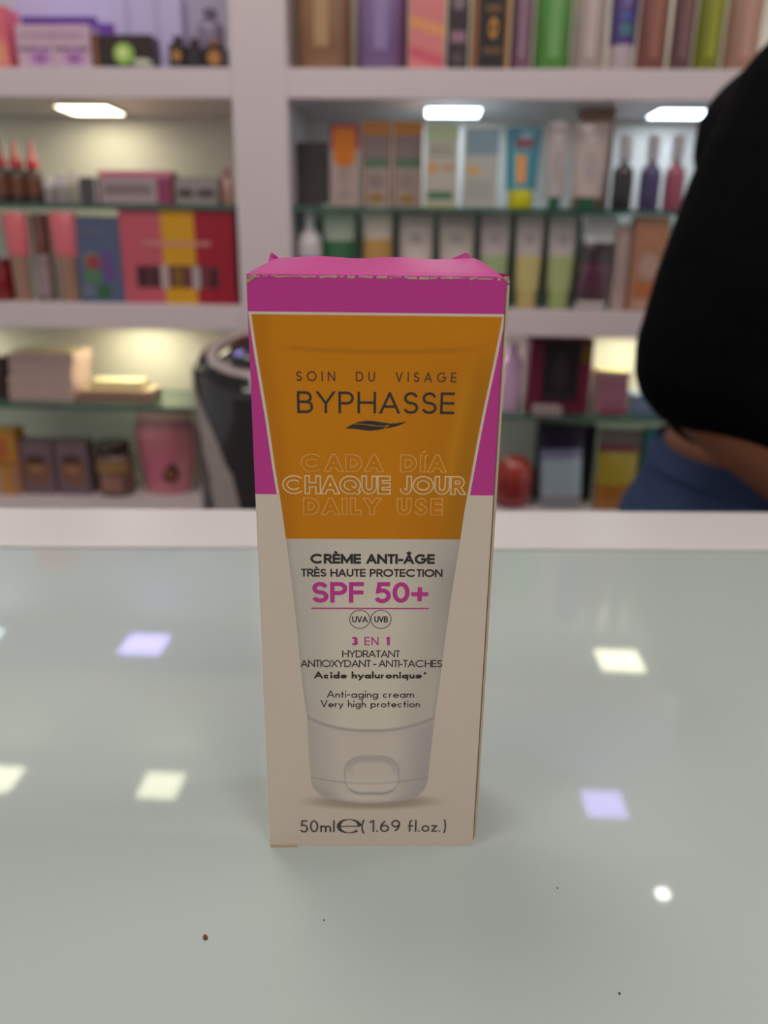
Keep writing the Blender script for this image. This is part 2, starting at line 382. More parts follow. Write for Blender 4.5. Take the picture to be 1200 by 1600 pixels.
# raw cut edge and dark seam running down the right corner
q = MB()
q.box(.02695, .0275, -.00045, .0006, .003, .1445, M_TAN, .0001)
q.box(.02672, .02692, -.00036, -.0002, .002, .1440, mat('seam_dark', (128, 84, 88), .7))
o = q.build('side_seam', box); o['label'] = 'tan cut edge of the board along the right corner'
q = MB(); q.box(-.0272, -.0202, -.0006, .004, .0, .0008, M_TAN); q.build('bottom_flap', box)
# lid with a sagging front and raised back
q = MB(); NU, NV = 36, 12
def lidp(i, j):
    u = -1 + 2 * i / NU; v = j / NV
    wl = .0272 - .0012 * v ** 1.2; wr = .0272 - .0006 * v
    x = u * (wr if u > 0 else wl) 
    drop = .0030 * max(0, (u - .90) / .10) ** 2.0 + .0012 * max(0, (-u - .86) / .14) ** 2
    return (x, -.0001 + .0285 * v, H - .0002 + .0033 * v ** .65 - drop * v ** .5 + .0002 * sin(9 * u) * v)
vs = [lidp(i, j) for j in range(NV + 1) for i in range(NU + 1)]
fs = [(j * (NU + 1) + i, j * (NU + 1) + i + 1, (j + 1) * (NU + 1) + i + 1, (j + 1) * (NU + 1) + i) for j in range(NV) for i in range(NU)]
q.add(vs, fs, M_MAGLID, True)
low = [(x, y, z - .0005) for x, y, z in vs]; q.add(low, [tuple(reversed(f)) for f in fs], M_TAN, True)
back = [lidp(i, NV) for i in range(NU + 1)]
q.add(back + [(x, y, z - .008) for x, y, z in back], [(i + 1, i, i + NU + 1, i + NU + 2) for i in range(NU)], M_MAG)
for i0 in (0, NU):
    sd = [lidp(i0, j) for j in range(NV + 1)]
    q.add(sd + [(x, y, H - .004) for x, y, z in sd], [(j, j + 1, j + NV + 2, j + NV + 1) for j in range(NV)], M_MAG)
q.build('lid', box)
# chipped cream line along the front fold
q = MB(); x = -.0272
while x < .0270:
    l = random.uniform(.0006, .0022); hgt = random.uniform(.00006, .00032); g = random.uniform(0, .0012) if random.random() < .45 else 0
    z = H - .0003 + random.uniform(-.00012, .00008)
    q.box(x, min(x + l, .0272), -.00040, .0001, z - hgt, z + hgt * .6, M_TAN); x += l + g
for k in range(7):
    q.box(-.0275 + k * .0002, -.0271 + k * .0003, -.0005, .0002, H - .0019 + k * .00022, H - .0014 + k * .00022, M_TAN)
for k in range(5):
    q.box(.0270 - k * .0002, .0275 - k * .0001, -.0005, .0004, H - .0012 + k * .0002, H - .0008 + k * .0002, M_TAN)
o = q.build('worn_fold', box); o['label'] = 'chipped cream board showing along the top fold'
# corner flaps sticking up behind the lid
for pts in ([(.0135, .0280, H + .0016), (.0188, .0283, H + .0034), (.0212, .0290, H + .0044), (.0222, .0292, H + .0043), (.0232, .0284, H + .0018)],
            [(-.0262, .0280, H + .0016), (-.0259, .0290, H + .0030), (-.0254, .0292, H + .0040), (-.0244, .0285, H + .0034), (-.0225, .0280, H + .0020)]):
    q = MB(); n = len(pts)
    q.add(pts + [(x, y + .0004, z) for x, y, z in pts], [tuple(range(n)), tuple(reversed(range(n, 2 * n)))] + [(i, n + i, n + (i + 1) % n, (i + 1) % n) for i in range(n)], M_MAG)
    q.build('corner_flap', box)

# printed picture of the tube: outline in mm (x left, x right, z)
OL = [(137.95, -26.61), (131.45, -25.93), (123.26, -24.87), (114.82, -23.78), (104.61, -22.7), (95.55, -21.54), (87.61, -20.74), (78.13, -19.79), (68.16, -18.98), (57.84, -18.29), (47.14, -17.57), (40.17, -16.76), (24.56, -16.39), (20.2, -16.0), (18.25, -15.3), (16.6, -13.9), (15.24, -11.6), (14.3, -7.5), (13.85, -3.0)]
OR_ = [(138.13, 26.4), (134.66, 25.93), (127.87, 24.94), (119.49, 23.59), (110.84, 22.33), (103.42, 21.4), (94.25, 20.22), (87.65, 19.62), (81.54, 18.98), (73.31, 18.1), (61.38, 17.02), (47.15, 15.95), (40.15, 15.23), (24.48, 14.26), (20.2, 13.95), (18.15, 13.3), (16.4, 11.9), (14.96, 9.3), (14.2, 5.5), (13.85, 1.0)]
def interp(tab, z):
    for (z0, a0), (z1, a1) in zip(tab, tab[1:]):
        if z <= z0 and z >= z1: return a0 + (a1 - a0) * (z0 - z) / (z0 - z1)
    return tab[0][1] if z > tab[0][0] else tab[-1][1]
def printmat(name):
    m = bpy.data.materials.new(name); m.use_nodes = True; nt = m.node_tree; bs = nt.nodes['Principled BSDF']
    at_ = nt.nodes.new('ShaderNodeAttribute'); at_.attribute_name = 'ink'
    nz = nt.nodes.new('ShaderNodeTexNoise'); nz.inputs['Scale'].default_value = 900
    tc = nt.nodes.new('ShaderNodeTexCoord'); nt.links.new(tc.outputs['Object'], nz.inputs['Vector'])
    mx = nt.nodes.new('ShaderNodeMix'); mx.data_type = 'RGBA'; mx.blend_type = 'OVERLAY'; mx.inputs[0].default_value = .04
    nt.links.new(at_.outputs['Color'], mx.inputs[6]); nt.links.new(nz.outputs['Color'], mx.inputs[7]); nt.links.new(mx.outputs[2], bs.inputs['Base Color'])
    bs.inputs['Roughness'].default_value = .45; bs.inputs['Specular IOR Level'].default_value = .25
    return m
M_PRINT = printmat('printed_ink')
WHITE = (222, 206, 188)
def g_(x, c, s_): return math.exp(-((x - c) / s_) ** 2)
def mixc(a, b_, t): t = max(0, min(1, t)); return tuple(p + (q_ - p) * t for p, q_ in zip(a, b_))
def ss(a, b_, x): t = max(0, min(1, (x - a) / (b_ - a))); return t * t * (3 - 2 * t)
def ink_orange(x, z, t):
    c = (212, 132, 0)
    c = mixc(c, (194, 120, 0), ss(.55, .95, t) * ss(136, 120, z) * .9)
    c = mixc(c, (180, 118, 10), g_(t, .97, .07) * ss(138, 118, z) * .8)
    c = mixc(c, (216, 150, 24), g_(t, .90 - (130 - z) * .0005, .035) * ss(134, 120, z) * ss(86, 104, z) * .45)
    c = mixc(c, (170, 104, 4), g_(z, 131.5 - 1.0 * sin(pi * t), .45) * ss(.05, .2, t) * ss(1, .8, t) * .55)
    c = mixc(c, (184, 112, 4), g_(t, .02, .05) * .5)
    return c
def rr(x, z, cx, cz, hx, hz, r):
    dx, dz = abs(x - cx) - hx + r, abs(z - cz) - hz + r
    return sqrt(max(dx, 0) ** 2 + max(dz, 0) ** 2) + min(max(dx, dz), 0) - r
def ink_low(x, z, t):
    tube = mixc((212, 200, 180), (186, 178, 164), ss(.35, 0, t) * .9)
    tube = mixc(tube, (184, 172, 158), ss(.6, .92, t) * .75)
    tube = mixc(tube, (162, 152, 144), ss(.82, 1.0, t) * ss(45, 80, z) * .8)
    tube = mixc(tube, (194, 184, 172), ss(76, 88, z) * .5)
    edge = min(t, 1 - t)
    tube = mixc(tube, (160, 152, 148), g_(edge, 0, .022) * .45)
    cap = mixc((206, 192, 176), (184, 172, 160), ss(.3, 0, t) * .9)
    cap = mixc(cap, (172, 160, 156), ss(.65, 1, t) * .9)
    cz = 36.2 + 4.0 * abs(t * 2 - 1) ** 2.4
    c = mixc(cap, tube, ss(cz - .25, cz + .25, z))
    c = mixc(c, (158, 146, 138), g_(z, cz - .3, .45) * .75)
    c = mixc(c, (196, 182, 170), g_(z, cz - 1.6, .6) * .4)
    if z < cz - 1:
        sz = 20.0 + 2.0 * abs(t * 2 - 1) ** 2
        c = mixc(c, (148, 138, 132), g_(z, sz, .18) * .75)
        c = mixc(c, (176, 164, 156), ss(sz, sz - 5, z) * ss(.25, .0, t))
        c = mixc(c, (222, 206, 190), ss(sz - 1, 14, z) * g_(t, .45, .25) * .5)
        d = rr(x, z, -.45, 22.6, 6.9, 5.6, 4.4)
        c = mixc(c, (150, 140, 134), g_(d, 0, .22) * .6)
        c = mixc(c, (168, 156, 148), (g_(d, -.9, .9) * ss(21, 28, z)) * .7)
        if d < 0: c = mixc(c, (216, 202, 186), ss(24, 18, z) * .5)
        c = mixc(c, (150, 140, 134), g_(d, 0.1, .5) * ss(19, 17, z) * .6)
    c = mixc(c, (172, 160, 150), ss(15.4, 13.8, z) * .6)
    return (min(255, c[0] * 1.05 + 3), min(255, c[1] * 1.06 + 3), min(255, c[2] * 1.07 + 4))
def ink_shadow(x, z, t):
    e = sqrt(((x + .3) / 20.5) ** 2 + ((z - 14.3) / 2.9) ** 2)
    return mixc(WHITE, (172, 154, 136), ss(1.05, .45, e) * .85)
def print_grid(name, zs, left, right, nx, fn, y, parent, label=None):
    vs, fs, cs = [], [], []
    for z in zs:
        a, c = left(z), right(z)
        for i in range(nx + 1):
            t = i / nx; x = a + (c - a) * t
            vs.append((x / 1000, y / 1000, z / 1000)); cs.append(fn(x, z, t))
    for j in range(len(zs) - 1):
        for i in range(nx):
            k = j * (nx + 1) + i; fs.append((k, k + nx + 1, k + nx + 2, k + 1))
    me = bpy.data.meshes.new(name); me.from_pydata(vs, [], fs); me.materials.append(M_PRINT)
    ca = me.color_attributes.new('ink', 'FLOAT_COLOR', 'POINT')
    for i, c in enumerate(cs): ca.data[i].color = srgb(*c)
    o = bpy.data.objects.new(name, me); COL.objects.link(o); o.parent = parent
    if label: o['label'] = label
    return o
def fr(a, b_, st):
    n = max(1, int(round(abs(b_ - a) / st))); return [a + (b_ - a) * i / n for i in range(n + 1)]
L_ = lambda z: interp(OL, z); R_ = lambda z: interp(OR_, z)
FY = -.30    # front face of the board in mm
print_grid('printed_shadow', fr(18, 10.5, .4), lambda z: -23.5, lambda z: 23, 90, ink_shadow, FY - .02, body)
# cream keyline around the tube where it crosses the magenta
q = MB(); ks = fr(138.55, 98.4, 2); yk = (FY - .02) / 1000
vv = [((L_(z) - .62) / 1000, yk, z / 1000) for z in ks] + [((R_(z) + .62) / 1000, yk, z / 1000) for z in ks]
q.add(vv, [(i, i + 1, i + 1 + len(ks), i + len(ks)) for i in range(len(ks) - 1)], M_CW); o = q.build('keyline', body); o['label'] = 'cream outline around the printed tube'
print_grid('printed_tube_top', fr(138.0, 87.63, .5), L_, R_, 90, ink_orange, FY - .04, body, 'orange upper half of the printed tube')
print_grid('printed_tube_base', fr(87.63, 13.85, .22), L_, R_, 110, ink_low, FY - .04, body, 'off-white lower half of the printed tube with its flip cap')
INK = mat('dark_ink', (44, 40, 36), .45, nscale=500)
INKP = mat('magenta_ink', (200, 50, 146), .42, nscale=500)
KEY1 = mat('pale_orange_ink', (240, 176, 96), .42, nscale=500); KEY2 = mat('cream_ink', (244, 216, 176), .42, nscale=500)
ORG = mat('orange_ink', (209, 130, 0), .45, nscale=500, noise=.01, spec=.25)
Y1, Y2 = FY - .065, FY - .13
def lettering(name, rows, label=None):
    q = MB()
    for r in rows: text_line(q, *r[:6], r[6], Y1, **(r[7] if len(r) > 7 else {}))
    o = q.build(name, body)
    if label: o['label'] = label
    return q
lettering('brand_lettering', [('SOIN DU VISAGE', -17.5, 17.15, 124.05, 2.12, .27, INK, dict(space=1.1)), ('BYPHASSE', -17.45, 17.0, 117.05, 4.8, .58, INK, dict(fit=.16))], 'thin black lettering on orange')
q = MB()
for rows in (('CADA D\u00cdA', -16.95, 15.55, 103.72, 4.16, 1.26, KEY1, .21, .62), ('CHAQUE JOUR', -21.2, 20.05, 98.45, 4.45, 1.26, KEY2, .27, .42), ('DAILY USE', -16.6, 15.3, 93.5, 4.16, 1.26, KEY1, .21, .62)):
    s_, x0, x1, bz, cap, w, kc, t, sp = rows; ft = .02 if s_[1] == 'H' else .16
    text_line(q, s_, x0, x1, bz, cap, w, kc, Y1, space=sp, fit=ft)
    text_line(q, s_, x0, x1, bz, cap, w, ORG, Y2, inset=t, space=sp, fit=ft)
o = q.build('outlined_lettering', body); o['label'] = 'hollow lettering outlined in cream on orange'
lettering('black_lettering', [
    ('CR\u00c8ME ANTI-\u00c2GE', -15.2, 13.85, 81.45, 2.5, .60, INK, dict(space=.42, fit=.04)), ('TR\u00c8S HAUTE PROTECTION', -17.4, 15.8, 78.15, 2.02, .40, INK, dict(space=.36, fit=.05)),
    ('HYDRATANT', -7.9, 6.2, 56.8, 1.95, .28, INK, dict(fit=.02)), ('ANTIOXYDANT - ANTI-TACHES', -18.05, 16.6, 54.12, 1.98, .28, INK, dict(space=.22, fit=.03)),
    ('Acide hyaluronique*', -14.8, 12.95, 50.95, 1.98, .46, INK, dict(space=.38, fit=.09)), ('Anti-aging cream', -11.75, 9.9, 45.5, 2.15, .28, INK, dict(fit=.10, space=.34)), ('Very high protection', -13.3, 11.45, 42.75, 2.1, .28, INK, dict(fit=.10, space=.34)),
    ('UVA', -5.5, -1.75, 66.25, 1.62, .28, INK, dict(fit=.03)), ('UVB', -.15, 3.1, 66.25, 1.62, .28, INK, dict(fit=.03))], 'black lettering on off-white')
q = MB()
for cx in (-3.63, 1.45):
    for pl in stroke_polys([(cx + 2.42 * cos(2 * pi * k / 48), 67.08 + 2.42 * sin(2 * pi * k / 48)) for k in range(49)], .09, 0, 0, 0, 200):
        q.add([(a / 1000, Y1 / 1000, c / 1000) for a, c in pl], [tuple(range(len(pl)))], INK)
q.build('printed_circle', body)
lettering('magenta_lettering', [('SPF 50+', -15.0, 12.6, 71.45, 5.35, 1.06, INKP, dict(space=.34, fit=.07)), ('3 EN 1', -5.7, 3.65, 60.1, 2.3, .32, INKP, dict(w_of=lambda i: .66 if i in (0, 5) else .32))], 'magenta lettering')
q = MB(); q.box(-.0152, .0128, (Y1 - .01) / 1000, (FY - .05) / 1000, .06978, .07013, INKP); q.build('underline', body)
GREY = mat('grey_ink', (66, 62, 58), .45, nscale=500)
q = MB()
text_line(q, '50ml', -19.2, -10.1, 4.65, 3.85, .44, GREY, Y1, fit=.13)
text_line(q, '(1.69', -3.1, 7.2, 4.65, 3.85, .44, GREY, Y1, fit=.14)
text_line(q, 'fl.oz.)', 9.2, 19.4, 4.65, 3.85, .42, GREY, Y1, fit=.12)
ce = (-6.3, 6.55); pe = [(ce[0] - 2.9, ce[1] - .05), (ce[0] + 2.85, ce[1] - .05)] ; 
for pl in stroke_polys(pe, .13, 0, 0, 0, 200): q.add([(a / 1000, Y1 / 1000, c / 1000) for a, c in pl], [tuple(range(len(pl)))], GREY)
an = [radians(a) for a in range(0, 326, 8)]
for pl in stroke_polys([(ce[0] + 2.75 * cos(a), ce[1] + 2.15 * sin(a)) for a in an], .1, 0, 0, 0, 200, [.12 + .40 * abs(cos(a)) ** 1.6 for a in an]):
    q.add([(a / 1000, Y1 / 1000, c / 1000) for a, c in pl], [tuple(range(len(pl)))], GREY)
o = q.build('volume_lettering', body); o['label'] = 'grey condensed lettering near the base'
# leaf emblem
q = MB()
def blade(pts_top, pts_bot, material, y):
    n = len(pts_top); q.add([(a / 1000, y / 1000, c / 1000) for a, c in pts_top + pts_bot], [(i, i + n, i + n + 1, i + 1) for i in range(n - 1)], material)
def leaf_mm(cx, cy): return (-17.5 + (440 + cx / 4 - 464) / 7.139, 113.42 + (671 - 560 - cy / 4) * .1443)
lt = [(395, 437), (425, 420), (455, 405), (485, 395), (520, 389), (560, 388), (600, 392), (640, 399), (680, 404), (715, 403), (750, 397), (786, 387)]
lb = [(395, 437), (425, 438), (455, 439), (485, 443), (520, 448), (560, 450), (600, 446), (640, 437), (680, 430), (715, 422), (750, 410), (786, 388)]
blade([leaf_mm(*p) for p in lt], [leaf_mm(*p) for p in lb], INK, Y1)
for vn in ([(452, 408), (500, 409), (550, 414), (600, 420), (640, 421), (675, 412)], [(640, 434), (655, 426), (675, 412)]):
    for pl in stroke_polys([leaf_mm(*p) for p in vn], .075, 0, 0, 0, 200): q.add([(a / 1000, Y2 / 1000, c / 1000) for a, c in pl], [tuple(range(len(pl)))], ORG)
o = q.build('leaf_emblem', body); o['label'] = 'black leaf emblem with an orange vein'

# crumbs on the glass
def onglass(x, y):
    v = ray(x, y); return EYE + v * ((TABLE - EYE.z) / v.z)
for x, y, r, c, l in ((321, 1466, .00050, (120, 66, 22), 'tiny brown crumb on the glass near the lower left'), (968, 1553, .00022, (60, 55, 50), 'tiny dark speck on the glass at the lower right'),
                      (506, 1438, .00018, (110, 108, 96), 'tiny grey speck on the glass below the carton'), (871, 1388, .00016, (90, 90, 84), 'tiny speck on the glass right of the carton')):
    p = onglass(x, y); q = MB()
    q.lathe([(r * .6, 0), (r * 1.1, r * .5), (r * .8, r * 1.4), (r * .2, r * 1.9)], mat('crumb', c, .8), n=7, sx=1, sy=1.5)
    tag(q.build('crumb', None, p, x), l, 'crumb', 'crumbs on the glass counter')
# ------------------------------------------------------------------ goods on the shelves
def px_of(p):
    q_ = p - EYE; z = q_.dot(VF); return 600 + F_PX * q_.dot(VR) / z, 800 + F_PX * q_.dot(VD) / z
def spot(x0, x1, yt, base, d, dep, yb=None):
    if yb is None:
        u, _ = at((x0 + x1) / 2, yt, d); yb = px_of(sloc(u, d, base))[1]
    ym = (yt + yb) / 2
    u0, u1 = at(x0, ym, d)[0], at(x1, ym, d)[0]
    zt = at((x0 + x1) / 2, yt, d)[1]
    return u1 - u0, zt - base, sloc((u0 + u1) / 2, d + dep / 2, base + .0003)
K = .86
def P(rgb, rough=.4, k=K, **kw): return mat('tint', tuple(rgb), rough, k=k, nscale=60, **kw)
def carton(name, label, cat, x0, x1, yt, base, d, dep, body, marks=(), top=None, side=None, group=None, rot=0):
    """printed carton: bevelled board box, a folded lid seam, and printed areas (u0,u1,v0,v1,rgb[,shape])"""
    w, h, loc = spot(x0, x1, yt, base, d, dep)
    q = MB(); bm_ = P(body)
    q.box(-w / 2, w / 2, -dep / 2, dep / 2, 0, h - .0015, bm_, .0012)
    q.box(-w / 2 + .0008, w / 2 - .0008, -dep / 2 + .0006, dep / 2 - .0006, h - .0018, h, P(top) if top else bm_, .0006)
    if side: q.box(w / 2 - .0002, w / 2 + .0003, -dep / 2 + .001, dep / 2 - .001, .001, h - .002, P(side)); q.box(-w / 2 - .0003, -w / 2 + .0002, -dep / 2 + .001, dep / 2 - .001, .001, h - .002, P(side))
    for i, mk in enumerate(marks):
        u0, u1, v0, v1, c = mk[:5]; y = -dep / 2 - .0003 - .00015 * i
        a, b_, e, f = -w / 2 + u0 * w, -w / 2 + u1 * w, v0 * h, v1 * h
        m_ = P(c)
        if len(mk) > 5 and mk[5] == 'e':
            n = 20; q.add([((a + b_) / 2 + (b_ - a) / 2 * cos(2 * pi * k / n), y, (e + f) / 2 + (f - e) / 2 * sin(2 * pi * k / n)) for k in range(n)], [tuple(range(n))], m_)
        elif len(mk) > 5 and mk[5] == 'd':      # slanted band
            s_ = (f - e) * .5; q.add([(a, y, e + s_), (b_, y, e), (b_, y, f - s_), (a, y, f)], [(0, 1, 2, 3)], m_)
        elif len(mk) > 5 and mk[5] == 't':      # fine text rows
            rows = mk[6]
            for r in range(rows):
                zz = e + (f - e) * (r + .5) / rows; hh = (f - e) / rows * .28; xx = a
                rnd = random.Random(int(1000 * zz) + r)
                while xx < b_ - .002:
                    l = rnd.uniform(.0015, .006); q.add([(xx, y, zz - hh), (min(xx + l, b_), y, zz - hh), (min(xx + l, b_), y, zz + hh), (xx, y, zz + hh)], [(0, 1, 2, 3)], m_); xx += l + .0012
        else: q.add([(a, y, e), (b_, y, e), (b_, y, f), (a, y, f)], [(0, 1, 2, 3)], m_)
    o = q.build(name, None, loc, -PHI + rot)
    return tag(o, label, cat, group)
def bottle(name, label, cat, x0, x1, yt, base, d, prof, body, cap=None, band=None, cprof=None, sy=1.0, group=None, rough=.12, trans=0.0, liquid=None, capname='cap', capmat=None):
    """round bottle: prof = (radius fraction, height fraction) of the body; cap and label or sheen band are parts"""
    w0, h, _ = spot(x0, x1, yt, base, d, .05); dep = w0 * sy
    w, h, loc = spot(x0, x1, yt, base, d, dep); r = w / 2
    t = thing(name, label, cat, loc, -PHI, group)
    q = MB(); q.lathe([(a * r, z * h) for a, z in prof], P(body, rough, coat=.6, trans=trans), n=32, sy=sy); q.build('body', t)
    if liquid: q = MB(); q.lathe([(a * r * 1.004, z * h) for a, z in prof if z <= liquid[0]], P(liquid[1], rough, coat=.5), n=32, sy=sy); o = q.build('liquid_band', t)
    if cap:
        q = MB(); q.lathe([(a * r, z * h) for a, z in cprof], capmat or P(cap, .2, coat=.4), n=28, sy=sy if sy == 1 else max(sy, .8)); q.build(capname, t)
    for bnd in (band or ()):
        v0, v1, rgb, span = bnd; q = MB(); n = 18; vs = []
        def rad_at(z):
            for (a0, z0), (a1, z1) in zip(prof, prof[1:]):
                if z0 <= z <= z1 and z1 > z0: return a0 + (a1 - a0) * (z - z0) / (z1 - z0)
            return prof[-1][0]
        rows = 6
        for j in range(rows + 1):
            z = v0 + (v1 - v0) * j / rows; rad = (rad_at(z) * r + .0005)
            for i in range(n + 1):
                a = -pi / 2 + (i / n - .5) * span; vs.append((rad * cos(a), rad * sy * sin(a), z * h))
        q.add(vs, [(j * (n + 1) + i, j * (n + 1) + i + 1, (j + 1) * (n + 1) + i + 1, (j + 1) * (n + 1) + i) for j in range(rows) for i in range(n)], P(rgb, .35), True)
        q.build('label_or_sheen', t)
    return t
def squeeze_tube(name, label, x0, x1, yt, base, d, body, cap, capf=.2, low=None, lowf=.5, group=None, mid=None, capr=.72, rough=.3, lean=0):
    """tube standing on its cap: round above the cap, flat crimp at the top"""
    w0, h, _ = spot(x0, x1, yt, base, d, .04); dep = w0 * .72
    w, h, loc = spot(x0, x1, yt, base, d, dep); r = w / 2
    t = thing(name, label, 'tube', loc, -PHI, group)
    if lean: t.rotation_euler = (0, lean, -PHI)
    q = MB(); q.lathe([(r * capr * .96, 0), (r * capr, h * .01), (r * capr, h * capf * .9), (r * capr * .97, h * capf)], P(cap, .25, coat=.4)); q.build('cap', t)
    def ring(f):
        rx = r * (.86 + .14 * f); ry = r * .66 * (1 - f) ** .8 + .0008; z = h * (capf + (1 - capf) * f)
        return [(rx * cos(2 * pi * k / 32), ry * sin(2 * pi * k / 32), z) for k in range(32)]
    q = MB(); fs = [0, .02, .15, .3, .45, .6, .75, .88, .955, 1]
    for a, c in zip(fs, fs[1:]):
        m_ = P(low, rough, coat=.3) if low and c <= lowf + .01 else P(body, rough, coat=.3)
        q.loft([ring(a), ring(c)], m_, caps=False)
    q.add(ring(0), [tuple(reversed(range(32)))], P(body)); q.add(ring(1), [tuple(range(32))], P(body)); q.build('body', t)
    if mid:
        q = MB()
        for (u0, u1, v0, v1, c) in mid:
            n = 8; vs = []
            for j in range(5):
                f = v0 + (v1 - v0) * j / 4; rx = r * (.86 + .14 * f); ry = r * .66 * (1 - f) ** .8 + .0008
                for i in range(n + 1):
                    x = (u0 + (u1 - u0) * i / n - .5) * 2 * .92; vs.append((x * rx, -ry * sqrt(max(0, 1 - x * x)) - .0006, h * (capf + (1 - capf) * f)))
            q.add(vs, [(j * (n + 1) + i, j * (n + 1) + i + 1, (j + 1) * (n + 1) + i + 1, (j + 1) * (n + 1) + i) for j in range(4) for i in range(n)], P(c), True)
        q.build('print', t)
    return t
ROUND = [(.94, 0), (1, .02), (1, .72), (.93, .78), (.6, .84), (.42, .86), (.42, .89)]
CYL = [(.95, 0), (1, .015), (1, .80), (.97, .82)]
CYLCAP = [(.98, .82), (1, .83), (1, .985), (.94, 1)]

# ---- top left compartment
carton('gift_carton', 'coral pink box at the left edge of the top left bay', 'box', -60, 11, 8, B1, .03, .06, (226, 110, 120), [(.55, .95, .1, .45, (240, 150, 120))])
carton('lash_carton', 'large lilac-white box with a purple scribble on top, behind the paired lash box', 'box', 26, 285, -6, B1, .125, .05, (196, 188, 222),
       [(.04, .50, .62, .76, (96, 50, 150)), (.46, .60, .55, .68, (110, 62, 160)), (.66, .70, 0, 1, (178, 170, 208)), (.84, .87, 0, 1, (178, 170, 208))])
carton('lash_box', 'pale pink box printed with two lash circles in the top left bay', 'box', 26, 141, 38, B1, .03, .06, (202, 172, 190),
       [(.03, .45, .42, .50, (110, 84, 110)), (.52, .97, .42, .50, (110, 84, 110)), (.16, .46, .08, .46, (186, 140, 190), 'e'), (.62, .92, .08, .46, (186, 140, 190), 'e'), (.24, .38, .18, .34, (140, 90, 150), 'e'), (.70, .84, .18, .34, (140, 90, 150), 'e'), (.50, .515, 0, 1, (170, 140, 160)), (.08, .9, .72, .8, (178, 150, 170))], top=(214, 188, 204))
t = carton('compact_box', 'dark brown box with a lime green disc in the top left bay', 'box', 143, 238, 54, B1, .03, .05, (50, 36, 34), [(.04, .10, .05, .95, (150, 96, 60)), (.36, .70, .16, .78, (150, 190, 84), 'e'), (.43, .60, .34, .66, (206, 232, 150), 'e'), (.10, .9, .02, .09, (110, 100, 96))])
bottle('cream_jar', 'small silvery jar in front of the dark brown box', 'jar', 205, 233, 92, B1, .002, [(.9, 0), (1, .1), (1, .55)], (170, 178, 150), (214, 220, 190), cprof=[(1.03, .56), (1.03, .92), (.9, 1)], rough=.2)
for i, (x0, x1, yt, l, g) in enumerate(((263, 288, 54, 'black perfume bottle with a gold emblem beside the lilac box', 1), (290, 313, 58, 'plain black perfume bottle, second from the gold-emblem one', 0), (317, 352, 62, 'squat black perfume bottle with a gold neck next to the wide upright', 1))):
    w, h, loc = spot(x0, x1, yt, B1, .03, .03); t = thing('perfume_bottle', l, 'bottle', loc, -PHI, 'black perfume bottles in the top left bay')
    q = MB(); q.box(-w / 2, w / 2, -.015, .015, 0, h * .78, P((40, 32, 34), .15, coat=.6), .003)
    if g == 1: q.add([(.3 * w * cos(a * pi / 8), -.0153, h * .42 + .3 * w * sin(a * pi / 8)) for a in range(16)], [tuple(range(16))], P((176, 120, 60), .3))
    q.build('body', t)
    q = MB(); q.lathe([(w * .2, h * .78), (w * .2, h * .85), (w * .3, h * .86), (w * .3, h * .99), (w * .26, h)], P((58, 40, 34) if i < 2 else (150, 104, 56), .2, coat=.5), n=16); q.build('cap', t)
bottle('perfume_jar', 'tall frosted grey bottle in the corner behind the squat black one', 'bottle', 304, 346, 10, B1, .10, ROUND, (132, 118, 138), (110, 96, 112), cprof=[(.5, .89), (.5, 1)], rough=.25)

# ---- top right compartment: bottles in a row
big = [(.9, 0), (1, .012), (1.0, .60), (.94, .70), (.66, .77), (.5, .79), (.5, .82)]
bigcap = [(.56, .82), (.58, .83), (.58, .98), (.52, 1)]
specs = [
 ('fragrance_bottle', 'wide gold-beige glossy bottle at the left end of the top right bay', 456, 546, -150, (168, 128, 96), (196, 170, 120), .03, 1),
 ('fragrance_bottle', 'wide lilac glossy bottle beside the gold-beige one on the top board', 553, 638, -110, (142, 118, 168), (166, 150, 190), .03, 1),
 ('body_spray_bottle', 'slim bottle with a purple base left of the green bottle', 803, 838, -130, (140, 100, 124), (170, 150, 160), .035, 0),
 ('body_spray_bottle', 'bright green glossy bottle on the top board', 842, 901, -120, (92, 158, 70), (170, 190, 160), .03, 1),
 ('body_spray_bottle', 'clear white bottle right of the green one on the top board', 904, 955, -120, (190, 172, 168), (200, 190, 190), .03, 1),
 ('body_spray_bottle', 'reddish amber bottle right of the purple tube on the top board', 1008, 1055, -120, (142, 88, 84), (176, 128, 80), .03, 1),
 ('body_spray_bottle', 'dark mauve bottle between the amber and olive bottles', 1060, 1096, -120, (112, 76, 82), (150, 120, 110), .03, 1),
 ('body_spray_bottle', 'olive green bottle beside the dark sleeve on the top board', 1100, 1143, -120, (132, 140, 36), (190, 180, 60), .03, 1),
 ('body_spray_bottle', 'beige pink bottle at the right end of the top board, behind the shoulder', 1150, 1206, -130, (182, 140, 124), (190, 150, 140), .03, 1)]
for nm, l, x0, x1, yt, c, lb, d, wide in specs:
    bottle(nm, l, 'bottle', x0, x1, yt, B1, d, big, c, (178, 164, 160), band=[(.10, .52, tuple(int(.7 * p + .3 * q_) for p, q_ in zip(c, lb)), .6)] if nm == 'body_spray_bottle' else [(.16, .6, tuple(int(.7 * p + .3 * q_) for p, q_ in zip(c, lb)), .5), (.66, .69, (120, 100, 110), 2.6)], cprof=bigcap, group='bottles on the top right board', rough=.08, trans=.15)  # narrow blended band paints the soft vertical highlight on the glossy body
carton('fragrance_carton', 'coral pink carton with a slanted orange band on the top board', 'box', 641, 697, -140, B1, .025, .05, (214, 128, 128), [(0, 1, .22, .36, (244, 152, 100), 'd'), (0, 1, .02, .17, (206, 92, 112), 'd')], group='cartons on the top right board')
